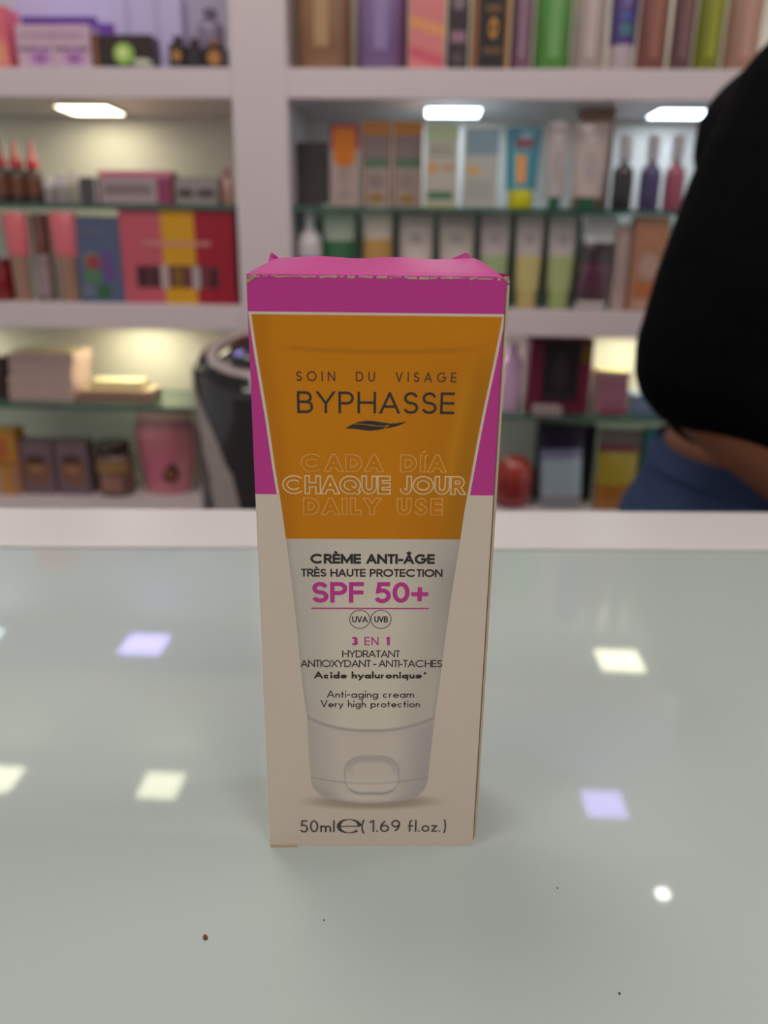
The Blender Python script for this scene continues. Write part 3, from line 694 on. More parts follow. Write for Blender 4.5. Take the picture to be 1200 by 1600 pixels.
carton('fragrance_carton', 'black carton with pale pink bands beside the coral one', 'box', 701, 735, -120, B1, .025, .05, (56, 44, 50), [(.15, .85, .20, .28, (150, 112, 130)), (.2, .8, .42, .55, (128, 110, 118), 'e'), (.25, .75, .05, .13, (96, 76, 80), 'e')], group='cartons on the top right board')
carton('fragrance_carton', 'black carton with gold edges and a gold monogram on the top board', 'box', 741, 799, -130, B1, .025, .05, (40, 34, 36), [(0, .15, 0, 1, (146, 92, 46)), (.92, 1, 0, 1, (186, 122, 50)), (.45, .68, .22, .36, (206, 144, 60), 'e'), (.5, .63, .26, .32, (60, 44, 30), 'e'), (.3, .82, .12, .16, (110, 84, 50)), (.35, .75, .40, .44, (120, 84, 50))], group='cartons on the top right board')
t = squeeze_tube('body_lotion_tube', 'dark violet tube with green lettering standing on a clear cap', 957, 1005, -90, B1, .03, (62, 40, 110), (178, 164, 170), capf=.22, capr=.8,
                 mid=[(.28, .78, .10, .22, (60, 110, 120)), (.32, .74, .26, .33, (70, 80, 160)), (.34, .7, .40, .5, (110, 90, 150))])

# ---- left bay, glass shelf
for i, x in enumerate((-28, -6, 20, 46)):
    lab = ['red-tipped glue bottle cut by the left edge of the frame', 'red-tipped glue bottle, leftmost fully inside the frame', 'red-tipped glue bottle in the middle of the visible three', 'red-tipped glue bottle next to the clear jars'][i]
    if i == 0: continue
    w, h, loc = spot(x - 12, x + 13, 213 + 0.1 * x, G1, .04 + .003 * i, .03)
    t = thing('nozzle_bottle', lab, 'bottle', loc, -PHI, 'red-tipped bottles on the left glass shelf')
    q = MB(); q.lathe([(w * .46, 0), (w * .48, .002), (w * .48, h * .50), (w * .30, h * .56), (w * .22, h * .57)], P((62, 40, 36), .2, coat=.5), n=20); q.build('body', t)
    q = MB(); q.lathe([(w * .486, h * .14), (w * .486, h * .42)], P((110, 66, 44), .4), n=20, caps=False); q.build('label_or_sheen', t)
    q = MB(); q.lathe([(w * .40, h * .56), (w * .40, h * .66), (w * .22, h * .72), (w * .08, h * .98), (w * .05, h)], P((176, 24, 40), .25, coat=.5), n=18); q.build('nozzle', t)
for i, (x0, x1, yt, c, l) in enumerate(((64, 84, 278, (150, 140, 140), 'small clear jar nearest the red-tipped bottles'), (86, 104, 272, (150, 146, 150), 'small clear jar left of the charcoal box'), (106, 122, 266, (168, 166, 162), 'small white jar behind the charcoal box'))):
    bottle('small_jar', l, 'jar', x0, x1, yt, G1, .05 + .045 * (i == 2), [(.9, 0), (1, .08), (1, .6)], c, (196, 190, 190), cprof=[(1.02, .62), (1.02, .94), (.9, 1)], group='small jars on the left glass shelf')
carton('charcoal_box', 'small charcoal box with a pale edge on the left glass shelf', 'box', 124, 152, 277, G1, .03, .03, (78, 74, 76), [(.86, 1, 0, 1, (180, 172, 170))])
carton('lash_palette', 'pink-topped lash box with a magenta side on the left glass shelf', 'box', 155, 268, 267, G1, .03, .05, (162, 146, 148), [(0, 1, .80, 1, (196, 116, 138)), (.08, .72, .30, .58, (76, 62, 72), 't', 4), (.80, 1, 0, .80, (140, 58, 92))], top=(216, 130, 150), side=(140, 58, 92))
carton('lash_palette', 'low white box printed with dark lashes, right end of the left glass shelf', 'box', 273, 340, 277, G1, .035, .05, (146, 136, 132), [(.05, .45, .25, .6, (72, 66, 70), 'e'), (.5, .95, .25, .6, (76, 68, 72), 'e')])
bottle('blush_jar', 'small skin-pink jar in the corner of the left glass shelf', 'jar', 344, 362, 262, G1, .05, [(.9, 0), (1, .1), (1, .6), (.6, .7)], (172, 132, 122), (150, 96, 96), cprof=[(.6, .7), (.6, 1)])

# ---- left bay, middle board
bottle('foundation_bottle', 'dark red bottle at the left edge of the middle board', 'bottle', -25, 13, 404, B2, .03, CYL, (128, 10, 24), (110, 10, 20), cprof=CYLCAP)
for i, (x0, x1, l) in enumerate(((6, 45, 'pink-capped beige foundation tube, left of the brown-capped bottle'), (78, 121, 'pink-capped beige foundation tube beside the slate blue carton'))):
    w, h, loc = spot(x0, x1, 332, B2, .02, .028); t = thing('foundation_tube', l, 'tube', loc, -PHI, 'pink-capped foundation tubes')
    q = MB(); q.lathe([(w * .30, 0), (w * .33, .003), (w * .38, h * .5), (w * .40, h * .52)], P((158, 124, 106), .3, coat=.4), n=24, sy=.7); q.build('body', t)
    q = MB(); q.lathe([(w * .44, h * .52), (w * .44, h * .6), (w * .5, h * .985), (w * .46, h)], P((206, 100, 110), .3, coat=.3), n=24, sy=.7); q.build('cap', t)
bottle('serum_bottle', 'slim bottle with a brown cap between the two pink-capped tubes', 'bottle', 48, 76, 334, B2, .03, [(.95, 0), (1, .02), (1, .5), (.8, .54)], (128, 108, 110), (112, 68, 60), cprof=[(.82, .54), (.86, .56), (.86, .98), (.8, 1)], band=[(.08, .4, (150, 130, 130), 1.6)])
carton('toy_carton', 'slate blue carton with red, green and purple patches on the middle board', 'box', 120, 195, 339, B2, .03, .05, (82, 92, 122),
       [(.12, .50, .38, .60, (116, 112, 110), 'e'), (.20, .48, .38, .56, (150, 52, 58), 'e'), (.10, .5, .22, .40, (80, 120, 86), 'e'), (.5, .78, .24, .62, (100, 70, 130), 'e'), (.35, .68, .04, .22, (44, 96, 54), 'e'), (.05, .35, .08, .2, (104, 110, 130)), (.05, .6, .8, .86, (110, 112, 116), 't', 2)], top=(104, 126, 146))
carton('gift_set', 'pink, yellow and crimson gift set box with a display window on the middle board', 'gift box', 190, 366, 326, B2, .025, .07, (188, 84, 100),
       [(.37, .66, 0, 1, (204, 150, 16)), (.66, 1, 0, 1, (152, 14, 40)), (.12, .86, .17, .41, (104, 44, 50)), (.14, .22, .18, .38, (60, 24, 36)), (.25, .33, .18, .38, (70, 30, 40)), (.34, .41, .16, .42, (184, 160, 160)), (.45, .54, .18, .38, (120, 92, 20)), (.62, .69, .16, .40, (176, 160, 160)), (.71, .77, .18, .38, (110, 40, 50)), (.79, .84, .18, .38, (60, 14, 26)), (.20, .80, .60, .68, (204, 140, 130), 't', 1)], side=(150, 40, 60))

# ---- bottom left compartment
for i in range(4):
    carton('flat_box', ['pale pink box at the bottom of the stack by the lit wall', 'pale pink box, second from the bottom of the stack', 'pale pink box, third from the bottom of the stack', 'pale pink box on top of the stack'][i], 'box',
           14 - 1.5 * (i % 2), 112 + 2 * (i % 2), 612 - 20.5 * i, G2 + .0001 + .0262 * i, .05, .10, (178, 152, 148), [(.04, .5, .30, .45, (150, 122, 122), 't', 1)], top=(196, 184, 150), group='stack of pale pink boxes')
# heights are set by the stack itself
for i, o in enumerate([o for o in COL.objects if o.get('group') == 'stack of pale pink boxes']):
    zz = max(v.co.z for v in o.data.vertices); o.scale = (1, 1, .0258 / zz)
carton('flat_box', 'wide flat beige pink box lying right of the stack of pale pink boxes', 'box', 122, 236, 610, G2, .06, .07, (150, 112, 100), [(.1, .7, .3, .6, (126, 92, 84), 't', 1)], top=(214, 196, 160))  # lid colour made brighter to carry the lamp light on top
carton('flat_box', 'flat cream box lying on top of the wide beige pink one', 'box', 140, 222, 596, G2 + .0235, .07, .05, (198, 180, 140), (), top=(226, 214, 176))
bottle('dark_bottle', 'dark brown bottle at the left end of the lower left glass shelf', 'bottle', -20, 10, 558, G2, .06, CYL, (58, 40, 34), (44, 32, 28), cprof=CYLCAP)
carton('care_carton', 'yellow and orange carton at the left edge of the bottom board', 'box', -14, 27, 672, DECK, .05, .05, (176, 122, 46), [(0, 1, .46, .50, (110, 70, 50)), (.15, .7, .55, .85, (168, 92, 40)), (.7, 1, .02, .4, (150, 110, 90)), (0, .3, .02, .4, (160, 140, 130))])
for i, (x0, x1, l) in enumerate(((30, 84, 'grey mauve carton with a brown face print, beside the yellow carton'), (88, 138, 'grey mauve carton with a brown face print, beside the gold jar'))):
    carton('hair_care_carton', l, 'box', x0, x1, 690, DECK, .06, .045, (106, 86, 94), [(.12, .9, .16, .74, (118, 80, 62), 'e'), (.3, .7, .4, .6, (150, 104, 76), 'e'), (.2, .8, .56, .74, (66, 44, 34), 'e'), (.1, .9, .8, .92, (126, 106, 114), 't', 2)], group='grey mauve face-print cartons')
bottle('gold_jar', 'dark brown jar with a gold band beside the pink tub', 'jar', 142, 200, 694, DECK, .05, [(.92, 0), (1, .04), (1, .68), (.8, .76)], (92, 62, 52), (40, 28, 26), cprof=[(.84, .76), (.86, .78), (.86, .97), (.8, 1)], band=[(.45, .66, (136, 106, 58), 2.0), (.1, .4, (140, 100, 92), 1.2)], sy=.8)
bottle('cream_tub', 'large pink tub with a pale lid and a dark round picture, behind the black appliance', 'tub', 200, 296, 638, DECK, .07, [(.78, 0), (.82, .02), (1.0, .62), (.98, .74), (.86, .82)], (196, 118, 130), (222, 182, 170), cprof=[(.86, .83), (.9, .85), (.9, .96), (.84, 1)], sy=.8, band=[(.14, .50, (190, 104, 124), 1.2)])
q = MB()
tub = [o for o in COL.objects if o.name.startswith('cream_tub')][0]
n = 22; q.add([(.019 + .021 * cos(2 * pi * k / n), -.0485 - .0, .052 + .024 * sin(2 * pi * k / n)) for k in range(n)] + [(.019, -.051, .052)], [(k, (k + 1) % n, n) for k in range(n)], P((44, 28, 28)), True)
q.add([(.022 + .011 * cos(2 * pi * k / n), -.0530, .050 + .014 * sin(2 * pi * k / n)) for k in range(n)], [tuple(range(n))], P((130, 74, 52)))
q.build('portrait_print', tub)

# ---- right bay, glass shelf, back to front
carton('dark_carton', 'plain dark grey-brown carton in the left corner of the right glass shelf', 'box', 466, 512, 222, G1, .09, .05, (76, 68, 66), [(.08, .92, .08, .92, (70, 62, 60))])
carton('cream_carton', 'small orange, magenta and white carton on the glass shelf, left of the gold pair', 'box', 516, 561, 193, G1, .045, .03, (172, 152, 144), [(0, 1, .70, 1, (150, 44, 74)), (.12, .88, .56, .95, (196, 110, 10)), (.22, .78, .5, .56, (196, 110, 10)), (.3, .7, .3, .5, (150, 130, 128), 't', 4), (.3, .7, .1, .22, (150, 134, 128), 't', 3)], top=(196, 80, 120))
for i, (x0, x1, l) in enumerate(((566, 611, 'gold-topped carton with a green band, left one of the gold pair'), (614, 660, 'gold-topped carton with a green band, right one of the gold pair'))):
    carton('serum_carton', l, 'box', x0, x1, 190, G1, .05, .04, (164, 144, 138), [(0, .1, 0, 1, (140, 98, 56)), (.92, 1, 0, 1, (140, 98, 56)), (0, 1, .84, 1, (178, 116, 50)), (.1, .92, .58, .84, (128, 110, 112)), (.1, .92, .47, .58, (82, 112, 88)), (.2, .8, .05, .17, (146, 116, 56), 'e'), (.2, .8, .22, .42, (138, 122, 120), 't', 5)], top=(232, 156, 74), group='gold and green carton pair')
carton('cream_box', 'white carton with a green foot band and an orange mark on the right glass shelf', 'box', 664, 716, 194, G1, .03, .04, (182, 176, 164), [(.05, .95, .80, 1, (158, 172, 136)), (.08, .38, .42, .54, (206, 148, 90), 'e'), (.5, .9, .46, .52, (190, 140, 110)), (.1, .85, .10, .20, (76, 118, 84)), (0, 1, 0, .05, (176, 176, 130)), (.12, .86, .62, .78, (152, 158, 140), 't', 3)], top=(232, 240, 228))
carton('cream_box', 'white carton with a blue-grey top and a small orange mark on the right glass shelf', 'box', 724, 778, 198, G1, .03, .04, (178, 178, 170), [(.05, 1, .66, .98, (124, 148, 158)), (.1, .5, .42, .52, (206, 164, 84), 'e'), (.12, .86, .12, .35, (160, 160, 154), 't', 5)], top=(214, 230, 232))
t = squeeze_tube('sun_care_tube', 'teal tube with an orange figure standing on a bright yellow cap', 790, 846, 196, G1, .035, (60, 134, 152), (206, 200, 20), capf=.24, capr=.72,
                 mid=[(.22, .82, .66, .82, (126, 66, 84)), (.26, .6, .1, .55, (214, 142, 70)), (.1, .3, 0, .8, (70, 160, 176))])
for i, (x0, x1, yt, c, l) in enumerate(((853, 890, 188, (176, 166, 164), 'slim white tube on a green cap beside the teal tube'), (897, 952, 188, (182, 164, 158), 'wide pale tube on a green cap in front of the tall tan carton'))):
    squeeze_tube('lotion_tube', l, x0, x1, yt, G1, .03 + .0 * i, c, (30, 92, 62), capf=.14, capr=.52, group='pale tubes on green caps', mid=[(.3, .7, .2, .6, (160, 150, 148)), (.35, .65, .74, .84, (196, 190, 190))])
carton('tall_carton', 'tall tan carton behind the wide pale tube', 'box', 901, 956, 172, G1, .098, .04, (146, 112, 92), [(.1, .9, .1, .8, (170, 148, 140)), (.45, .7, .85, .93, (170, 126, 96), 'e')])
for i, (x0, x1, c, l) in enumerate(((962, 995, (42, 34, 36), 'spray bottle with a black lower half, right of the tall tan carton'), (1005, 1038, (66, 52, 96), 'spray bottle with a navy lower half, beside the black one'), (1044, 1076, (150, 72, 96), 'spray bottle with a pink lower half, partly behind the black sleeve'))):
    bottle('spray_bottle', l, 'bottle', x0, x1, 210, G1, .035, [(.94, 0), (1, .02), (1, .48), (.9, .56), (.34, .64), (.3, .66)], c, (176, 170, 174), cprof=[(.56, .66), (.60, .68), (.60, .96), (.5, 1)], group='spray bottles on the right glass shelf', rough=.08, capname='spray_cap')

# ---- right bay, middle board
t = bottle('pump_bottle', 'blue-based bottle with a white pump at the left end of the middle board', 'bottle', 462, 502, 330, B2, .03, [(.94, 0), (1, .02), (1, .52)], (104, 112, 150), (196, 190, 192), cprof=[(1, .52), (1, .62), (.86, .74), (.4, .82), (.34, 1)], capname='upper_body')
squeeze_tube('lotion_tube', 'dark green tube with a pale top, second from the left on the middle board', 503, 555, 318, B2, .035, (166, 178, 160), (46, 78, 50), capf=.12, low=(40, 96, 54), lowf=.6)
carton('lotion_carton', 'pale green carton behind the dark green tube', 'box', 500, 562, 309, B2, .10, .035, (126, 156, 128), [(.1, .9, .1, .9, (116, 146, 120))])
squeeze_tube('lotion_tube', 'cream tube with a golden lower half on the middle board', 565, 613, 316, B2, .03, (190, 180, 166), (196, 140, 30), capf=.14, low=(176, 134, 66), lowf=.62)
tubes = [(621, 677, (196, 182, 174), (170, 152, 140), 'beige-white tube, left of the pair behind the carton lid', None),
         (684, 742, (188, 176, 168), (182, 164, 120), 'off-white tube above the carton lid, right of the pair', None),
         (749, 797, (180, 168, 166), (126, 150, 90), 'white tube with a green foot, right behind the carton corner', (150, 166, 120)),
         (805, 849, (184, 172, 168), (186, 164, 104), 'white tube with a yellow lower half on the middle board', (184, 170, 110)),
         (856, 902, (180, 172, 168), (150, 166, 104), 'white tube with a light green lower half on the middle board', (158, 168, 112))]
for x0, x1, c, cp, l, lw in tubes:
    squeeze_tube('hand_cream_tube', l, x0, x1, 333, B2, .04, c, cp, capf=.2, low=lw, lowf=.45, group='white tubes on the middle board', mid=[(.3, .7, .6, .74, (160, 150, 150))])
for x0, x1, l in ((612, 681, 'green-grey carton behind the beige-white tube'), (682, 746, 'green-grey carton behind the off-white tube'), (747, 800, 'green-grey carton behind the green-footed tube'), (802, 852, 'green-grey carton behind the yellow-based tube'), (853, 905, 'green-grey carton behind the light-green-based tube')):
    carton('hand_cream_carton', l, 'box', x0, x1, 326, B2, .10, .04, (116, 136, 128), [(.08, .92, .06, .94, (110, 130, 124))], group='green-grey cartons behind the tubes')
# shiny pouch
def pouch(name, label, cat, x0, x1, yt, base, d, cols, group=None, lean=0, dep=.03, foil=.2):
    w, h, loc = spot(x0, x1, yt, base, d, dep)
    t = thing(name, label, cat, loc, -PHI, group)
    if lean: t.rotation_euler = (0, lean, -PHI)
    q = MB(); n = 28
    def ring(f):
        th = (dep / 2) * (sin(pi * min(1, f * 1.15 + .12)) ** .7 if f < .76 else max(.04, .5 * (1 - f))) + .0008
        th = max(.0008, th * (1 - .9 * max(0, (f - .8) / .2)))
        return [(w / 2 * abs(cos(a)) ** .5 * (1 if cos(a) > 0 else -1) * (1 - .03 * sin(pi * f)), th * sin(a), f * h) for a in [2 * pi * k / n for k in range(n)]]
    for f0, f1, c in cols:
        st = [f0 + (f1 - f0) * i / 5 for i in range(6)]
        q.loft([ring(f) for f in st], P(c, foil, coat=.7), caps=False)
    q.add(ring(0), [tuple(reversed(range(n)))], P(cols[0][2])); q.add(ring(1), [tuple(range(n))], P(cols[-1][2])); q.build('bag', t)
    q = MB(); q.box(-w / 2, w / 2, -.0008, .0008, h * .985, h * 1.02, P(cols[-1][2], .3)); q.build('top_seal', t)
    return t
t = pouch('foil_pouch', 'dark purple pouch with a silvery top on the middle board', 'pouch', 905, 956, 338, B2 + .018, .03, [(0, .12, (84, 56, 66)), (.12, .45, (92, 54, 72)), (.45, .70, (56, 44, 50)), (.70, 1, (176, 178, 178))], lean=.05)
w, h, loc = spot(903, 945, 455, B2, .022, .045); q = MB(); q.box(-w / 2, w / 2, -.022, .022, 0, .0165, P((190, 180, 178), .35), .002); q.box(-w / 2 + .002, w / 2 - .002, -.0225, -.0215, .004, .012, P((170, 160, 160)))
tag(q.build('low_box', None, loc, -PHI), 'low white box under the dark purple pouch', 'box')
carton('slim_carton', 'slim white carton right of the dark purple pouch', 'box', 960, 982, 352, B2, .04, .03, (176, 152, 146), [(.2, .8, .2, .8, (164, 142, 138), 't', 8)])
carton('vitamin_carton', 'orange-brown carton beside the black sleeve on the middle board', 'box', 987, 1040, 338, B2, .03, .04, (164, 118, 92), [(.22, .8, .34, .62, (178, 146, 134), 'e'), (.15, .7, .16, .3, (176, 104, 60)), (.15, .9, .02, .12, (178, 140, 124)), (.2, .8, .72, .86, (190, 130, 90), 't', 2)])

# ---- bottom right compartment
bottle('lotion_bottle', 'pinkish white bottle at the right edge of the cream carton, on the lower glass shelf', 'bottle', 782, 818, 540, G2, .05, ROUND, (206, 168, 200), (206, 180, 206), cprof=[(.5, .89), (.5, 1)], rough=.3)
carton('hair_kit', 'crimson carton with a black front panel on the lower right glass shelf', 'box', 826, 924, 530, G2, .04, .07, (96, 20, 48), [(.22, .80, .16, .96, (24, 18, 22)), (.36, .62, .3, .84, (44, 34, 38), 'e'), (.82, .96, .7, .95, (96, 76, 20)), (.3, .7, .2, .26, (70, 50, 56), 't', 1)])
carton('soap_box', 'white and pink box beside the crimson carton', 'box', 930, 982, 580, G2, .05, .05, (154, 118, 124), [(.12, .94, .1, .8, (146, 92, 110)), (.2, 1, 0, .12, (140, 54, 84)), (.2, .8, .3, .7, (160, 110, 126), 't', 4)], top=(196, 184, 130))
carton('soap_box', 'pale blue low box under the elbow on the lower right glass shelf', 'box', 988, 1046, 618, G2, .05, .06, (92, 108, 140), [(.1, .8, .3, .7, (130, 140, 160), 't', 2)])
carton('sachet', 'flat white packet lying in front of the crimson carton', 'packet', 834, 878, 636, G2, .005, .03, (150, 136, 132), [(.1, .9, .3, .7, (128, 116, 116), 't', 1)])
w, h, loc = spot(772, 836, 716, DECK, .04, .07); t = thing('red_jar', 'round glossy red jar beside the right edge of the cream carton', 'jar', loc, -PHI)
q = MB(); q.lathe([(w * .34, 0), (w * .46, h * .12), (w * .5, h * .34), (w * .47, h * .52)], P((132, 26, 28), .12, coat=.8), n=30, sy=.9); q.build('body', t)
q = MB(); q.lathe([(w * .48, h * .53), (w * .49, h * .62), (w * .42, h * .82), (w * .24, h * .96), (.001, h)], P((158, 48, 36), .12, coat=.8), n=30, sy=.9); q.build('lid', t)
pouch('wipes_packet', 'white and pale blue packet with a dark blue top on the bottom board', 'packet', 848, 916, 672, DECK + .005, .05, [(0, .15, (130, 134, 136)), (.15, .62, (150, 166, 176)), (.62, .74, (120, 120, 150)), (.74, 1, (40, 34, 54))], lean=-.06)
pouch('care_pouch', 'olive yellow pouch with an orange foot on the bottom board', 'pouch', 933, 1000, 676, DECK, .05, [(0, .34, (146, 92, 22)), (.34, .74, (150, 132, 30)), (.74, .84, (116, 60, 66)), (.84, 1, (110, 100, 96))])
carton('mask_box', 'turquoise box with a white spot behind the jeans', 'box', 1006, 1076, 676, DECK, .05, .05, (28, 116, 126), [(.42, .86, .66, .92, (178, 168, 150), 'e'), (.1, .4, .2, .7, (20, 100, 96), 'e')])
carton('mask_box', 'dark violet box behind the white and pale blue packet', 'box', 838, 928, 662, DECK, .12, .04, (44, 38, 58), [(.1, .9, .1, .9, (40, 34, 52))])

# ------------------------------------------------------------------ black tower appliance behind the counter
AX, AY, AR = -.212, 1.36, .118
t = thing('tower_heater', 'black and silver tower appliance with an oval top, left of the cream carton', 'appliance', (AX, AY, 0))
M_BLK = mat('gloss_black_shell', (26, 25, 27), .12, coat=.8, noise=.1); M_MATB = mat('matt_black_shell', (14, 14, 15), .55); M_SIL = mat('satin_silver_trim', (176, 164, 160), .42, metal=.25)
def aring(f, rr_=1.0, n=48):
    """tilted section of the tower; f>1 climbs over the top"""
    out = []
    for k in range(n):
        a = 2 * pi * k / n
        out.append((AR * rr_ * cos(a), AR * .86 * rr_ * sin(a), f(cos(a), sin(a))))
    return out
q = MB(); q.lathe([(AR * 1.12, 0), (AR * 1.15, .012), (AR * 1.1, .03), (AR * .98, .035)], M_MATB, n=48, sy=.95); q.build('base', t)
topz = lambda c, s_, add=0: .905 + .036 * s_ + add
q = MB()
q.loft([aring(lambda c, s_: .035), aring(lambda c, s_: .45), aring(lambda c, s_: topz(c, s_, -.05)), aring(lambda c, s_: topz(c, s_, -.008), .995), aring(lambda c, s_: topz(c, s_, .006), .97), aring(lambda c, s_: topz(c, s_, .016), .90), aring(lambda c, s_: topz(c, s_ * .85, .022), .80)], M_BLK)
q.build('shell', t)
q = MB(); q.loft([aring(lambda c, s_: topz(c, s_ * .85, .0215), .80), aring(lambda c, s_: topz(c, s_ * .82, .0265), .77), aring(lambda c, s_: topz(c, s_ * .70, .0265), .66), aring(lambda c, s_: topz(c, s_ * .68, .021), .63)], M_SIL); o = q.build('control_ring', t); o['label'] = 'grey oval ring on the top'
q = MB(); q.loft([aring(lambda c, s_: topz(c, s_ * .68, .022), .63), aring(lambda c, s_: topz(c, s_ * .55, .031), .48), aring(lambda c, s_: topz(c, s_ * .3, .036), .25), aring(lambda c, s_: topz(c, 0, .037), .02)], M_BLK); q.build('control_dome', t)
q = MB(); q.box(-.052, -.030, .026, .038, .9405, .9465, mat('red_digits', (190, 40, 50), .5, emit=.5)); o = q.build('display', t); o['label'] = 'small red lit display'
def swoosh(sgn):
    q = MB(); L2, n = [], 26
    for i in range(n + 1):
        s_ = i / n; a0 = radians(-176 + 63 * (1 - (1 - s_) ** 2.6)) if sgn < 0 else radians(-4 - 63 * (1 - (1 - s_) ** 2.6))
        zc = .905 - .40 * s_ ** 1.25 + .036 * sin(a0) * (1 - s_); hw = .012 + .016 * min(1, s_ * 3)
        row = []
        for k in range(5):
            if s_ < .5: dz = (k / 4 - .5) * 2 * hw * (1 - s_) ; da = (k / 4 - .5) * 2 * hw * (s_ + .2) / AR
            else: dz = (k / 4 - .5) * 2 * hw * (1 - s_) ; da = (k / 4 - .5) * 2 * hw * .9 / AR
            a = a0 + (da if sgn < 0 else -da)
            row.append(((AR + .0022) * cos(a), (AR * .86 + .0022) * sin(a), zc + dz))
        L2 += row
    fs = [(i * 5 + k, i * 5 + k + 1, (i + 1) * 5 + k + 1, (i + 1) * 5 + k) for i in range(n) for k in range(4)]
    q.add(L2, fs, M_SIL, True)
    lowr = [(x * .985, y * .985, z) for x, y, z in L2]; q.add(lowr, fs, M_SIL, True)
    o = q.build('side_trim', t); o['label'] = 'curved silver trim down the front'
swoosh(-1); swoosh(1)
q = MB(); q.box(-.05, .05, -.1045, -.1015, .10, .50, M_MATB, .001)
for k in range(18): q.box(-.045, .045, -.1065, -.1045, .11 + k * .021, .119 + k * .021, M_MATB)
q.build('front_grille', t)

# ------------------------------------------------------------------ the shopper
M_SKIN = mat('skin', (138, 88, 60), .5, nscale=30, noise=.08)
def m_cloth(name, c, bump, scale, rough):
    m = bpy.data.materials.new(name); m.use_nodes = True; nt = m.node_tree; bs = nt.nodes['Principled BSDF']
    bs.inputs['Base Color'].default_value = srgb(*c); bs.inputs['Roughness'].default_value = rough; bs.inputs['Specular IOR Level'].default_value = .06
    tc = nt.nodes.new('ShaderNodeTexCoord'); mp = nt.nodes.new('ShaderNodeMapping'); mp.inputs['Scale'].default_value = (1, 1, 3.2); mp.inputs['Rotation'].default_value = (0, .35, 0)
    nz = nt.nodes.new('ShaderNodeTexNoise'); nz.inputs['Scale'].default_value = scale; bp = nt.nodes.new('ShaderNodeBump'); bp.inputs['Strength'].default_value = bump; bp.inputs['Distance'].default_value = .012
    nt.links.new(tc.outputs['Object'], mp.inputs[0]); nt.links.new(mp.outputs[0], nz.inputs[0]); nt.links.new(nz.outputs[0], bp.inputs['Height']); nt.links.new(bp.outputs[0], bs.inputs['Normal'])
    mx = nt.nodes.new('ShaderNodeMix'); mx.data_type = 'RGBA'; c4 = srgb(*c); mx.inputs[6].default_value = tuple(v * .8 for v in c4[:3]) + (1,); mx.inputs[7].default_value = tuple(v * 1.25 for v in c4[:3]) + (1,)
    n2 = nt.nodes.new('ShaderNodeTexNoise'); n2.inputs['Scale'].default_value = 90; nt.links.new(tc.outputs['Object'], n2.inputs[0]); nt.links.new(n2.outputs[0], mx.inputs[0]); nt.links.new(mx.outputs[2], bs.inputs['Base Color'])
    return m
M_BLACK = m_cloth('black_jersey', (9, 9, 12), .8, 5, .85); M_DENIM = m_cloth('blue_denim', (58, 72, 104), .6, 8, .8); M_HAIR = m_cloth('dark_hair', (24, 17, 14), .6, 30, .5); M_SHOE = mat('shoe_rubber', (190, 186, 182), .5)
PB = Vector((.43, .90, 0))
per = thing('person', 'person in black long-sleeved top and blue jeans behind the counter, elbow out', 'person', PB)
def capsules(q, chain, material):
    """closed tapered limbs, one per pair of joints (x, y, z, r)"""
    for a, c in zip(chain, chain[1:]):
        p0, p1 = Vector(a[:3]) - PB, Vector(c[:3]) - PB; t = (p1 - p0).normalized()
        up = Vector((0, 0, 1)) if abs(t.z) < .9 else Vector((1, 0, 0)); e = t.cross(up).normalized(); g = e.cross(t)
        rs = [(p0, a[3], an) for an in (-88, -60, -30, 0)] + [(p1, c[3], an) for an in (0, 30, 60, 88)]
        q.loft([[o + t * (r * sin(radians(an))) + (e * cos(2 * pi * k / 20) + g * sin(2 * pi * k / 20)) * r * cos(radians(an)) for k in range(20)] for o, r, an in rs], material)
def trunk(q, rows, material):
    """stacked horizontal ellipses (x, y, z, rx, ry)"""
    q.loft([[Vector((x + rx * cos(2 * pi * k / 32), y + ry * sin(2 * pi * k / 32), z)) - PB for k in range(32)] for x, y, z, rx, ry in rows], material)
def fuse(q, name, voxel, smooth=6, parent=None):
    o = q.build(name, parent or per)
    r = o.modifiers.new('fuse', 'REMESH'); r.mode = 'VOXEL'; r.voxel_size = voxel; r.use_smooth_shade = True
    s_ = o.modifiers.new('relax', 'SMOOTH'); s_.factor = .5; s_.iterations = smooth
    return o
def lerp(a, b_, t): return tuple(p + (q_ - p) * t for p, q_ in zip(a, b_))
SH_N, EL_N, WR_N = (.385, .785, 1.225), (.292, .757, .982), (.478, .742, .828)
SH_F, EL_F, WR_F = (.440, 1.02, 1.225), (.505, 1.04, 1.00), (.700, 1.00, .960)
q = MB()
trunk(q, [(.43, .90, .72, .07, .13), (.432, .90, .76, .100, .150), (.434, .90, .82, .104, .148), (.438, .90, .88, .100, .14), (.442, .90, .94, .094, .13), (.456, .90, 1.06, .104, .145), (.464, .90, 1.16, .108, .155), (.462, .90, 1.24, .09, .14), (.466, .90, 1.28, .06, .08)], M_SKIN)
capsules(q, [(.468, .90, 1.26, .055), (.500, .90, 1.36, .048), (.525, .90, 1.42, .060)], M_SKIN)
capsules(q, [(.535, .90, 1.435, .062), (.530, .90, 1.50, .085), (.522, .90, 1.53, .082)], M_SKIN)
capsules(q, [(.575, .90, 1.42, .034), (.590, .90, 1.46, .040), (.585, .90, 1.51, .046)], M_SKIN)
for S_, E_, W_ in ((SH_N, EL_N, WR_N), (SH_F, EL_F, WR_F)):
    capsules(q, [S_ + (.058,), lerp(S_, E_, .5) + (.046,), E_ + (.038,)], M_SKIN)
    capsules(q, [E_ + (.038,), lerp(E_, W_, .3) + (.038,), lerp(E_, W_, .75) + (.029,), W_ + (.025,)], M_SKIN)
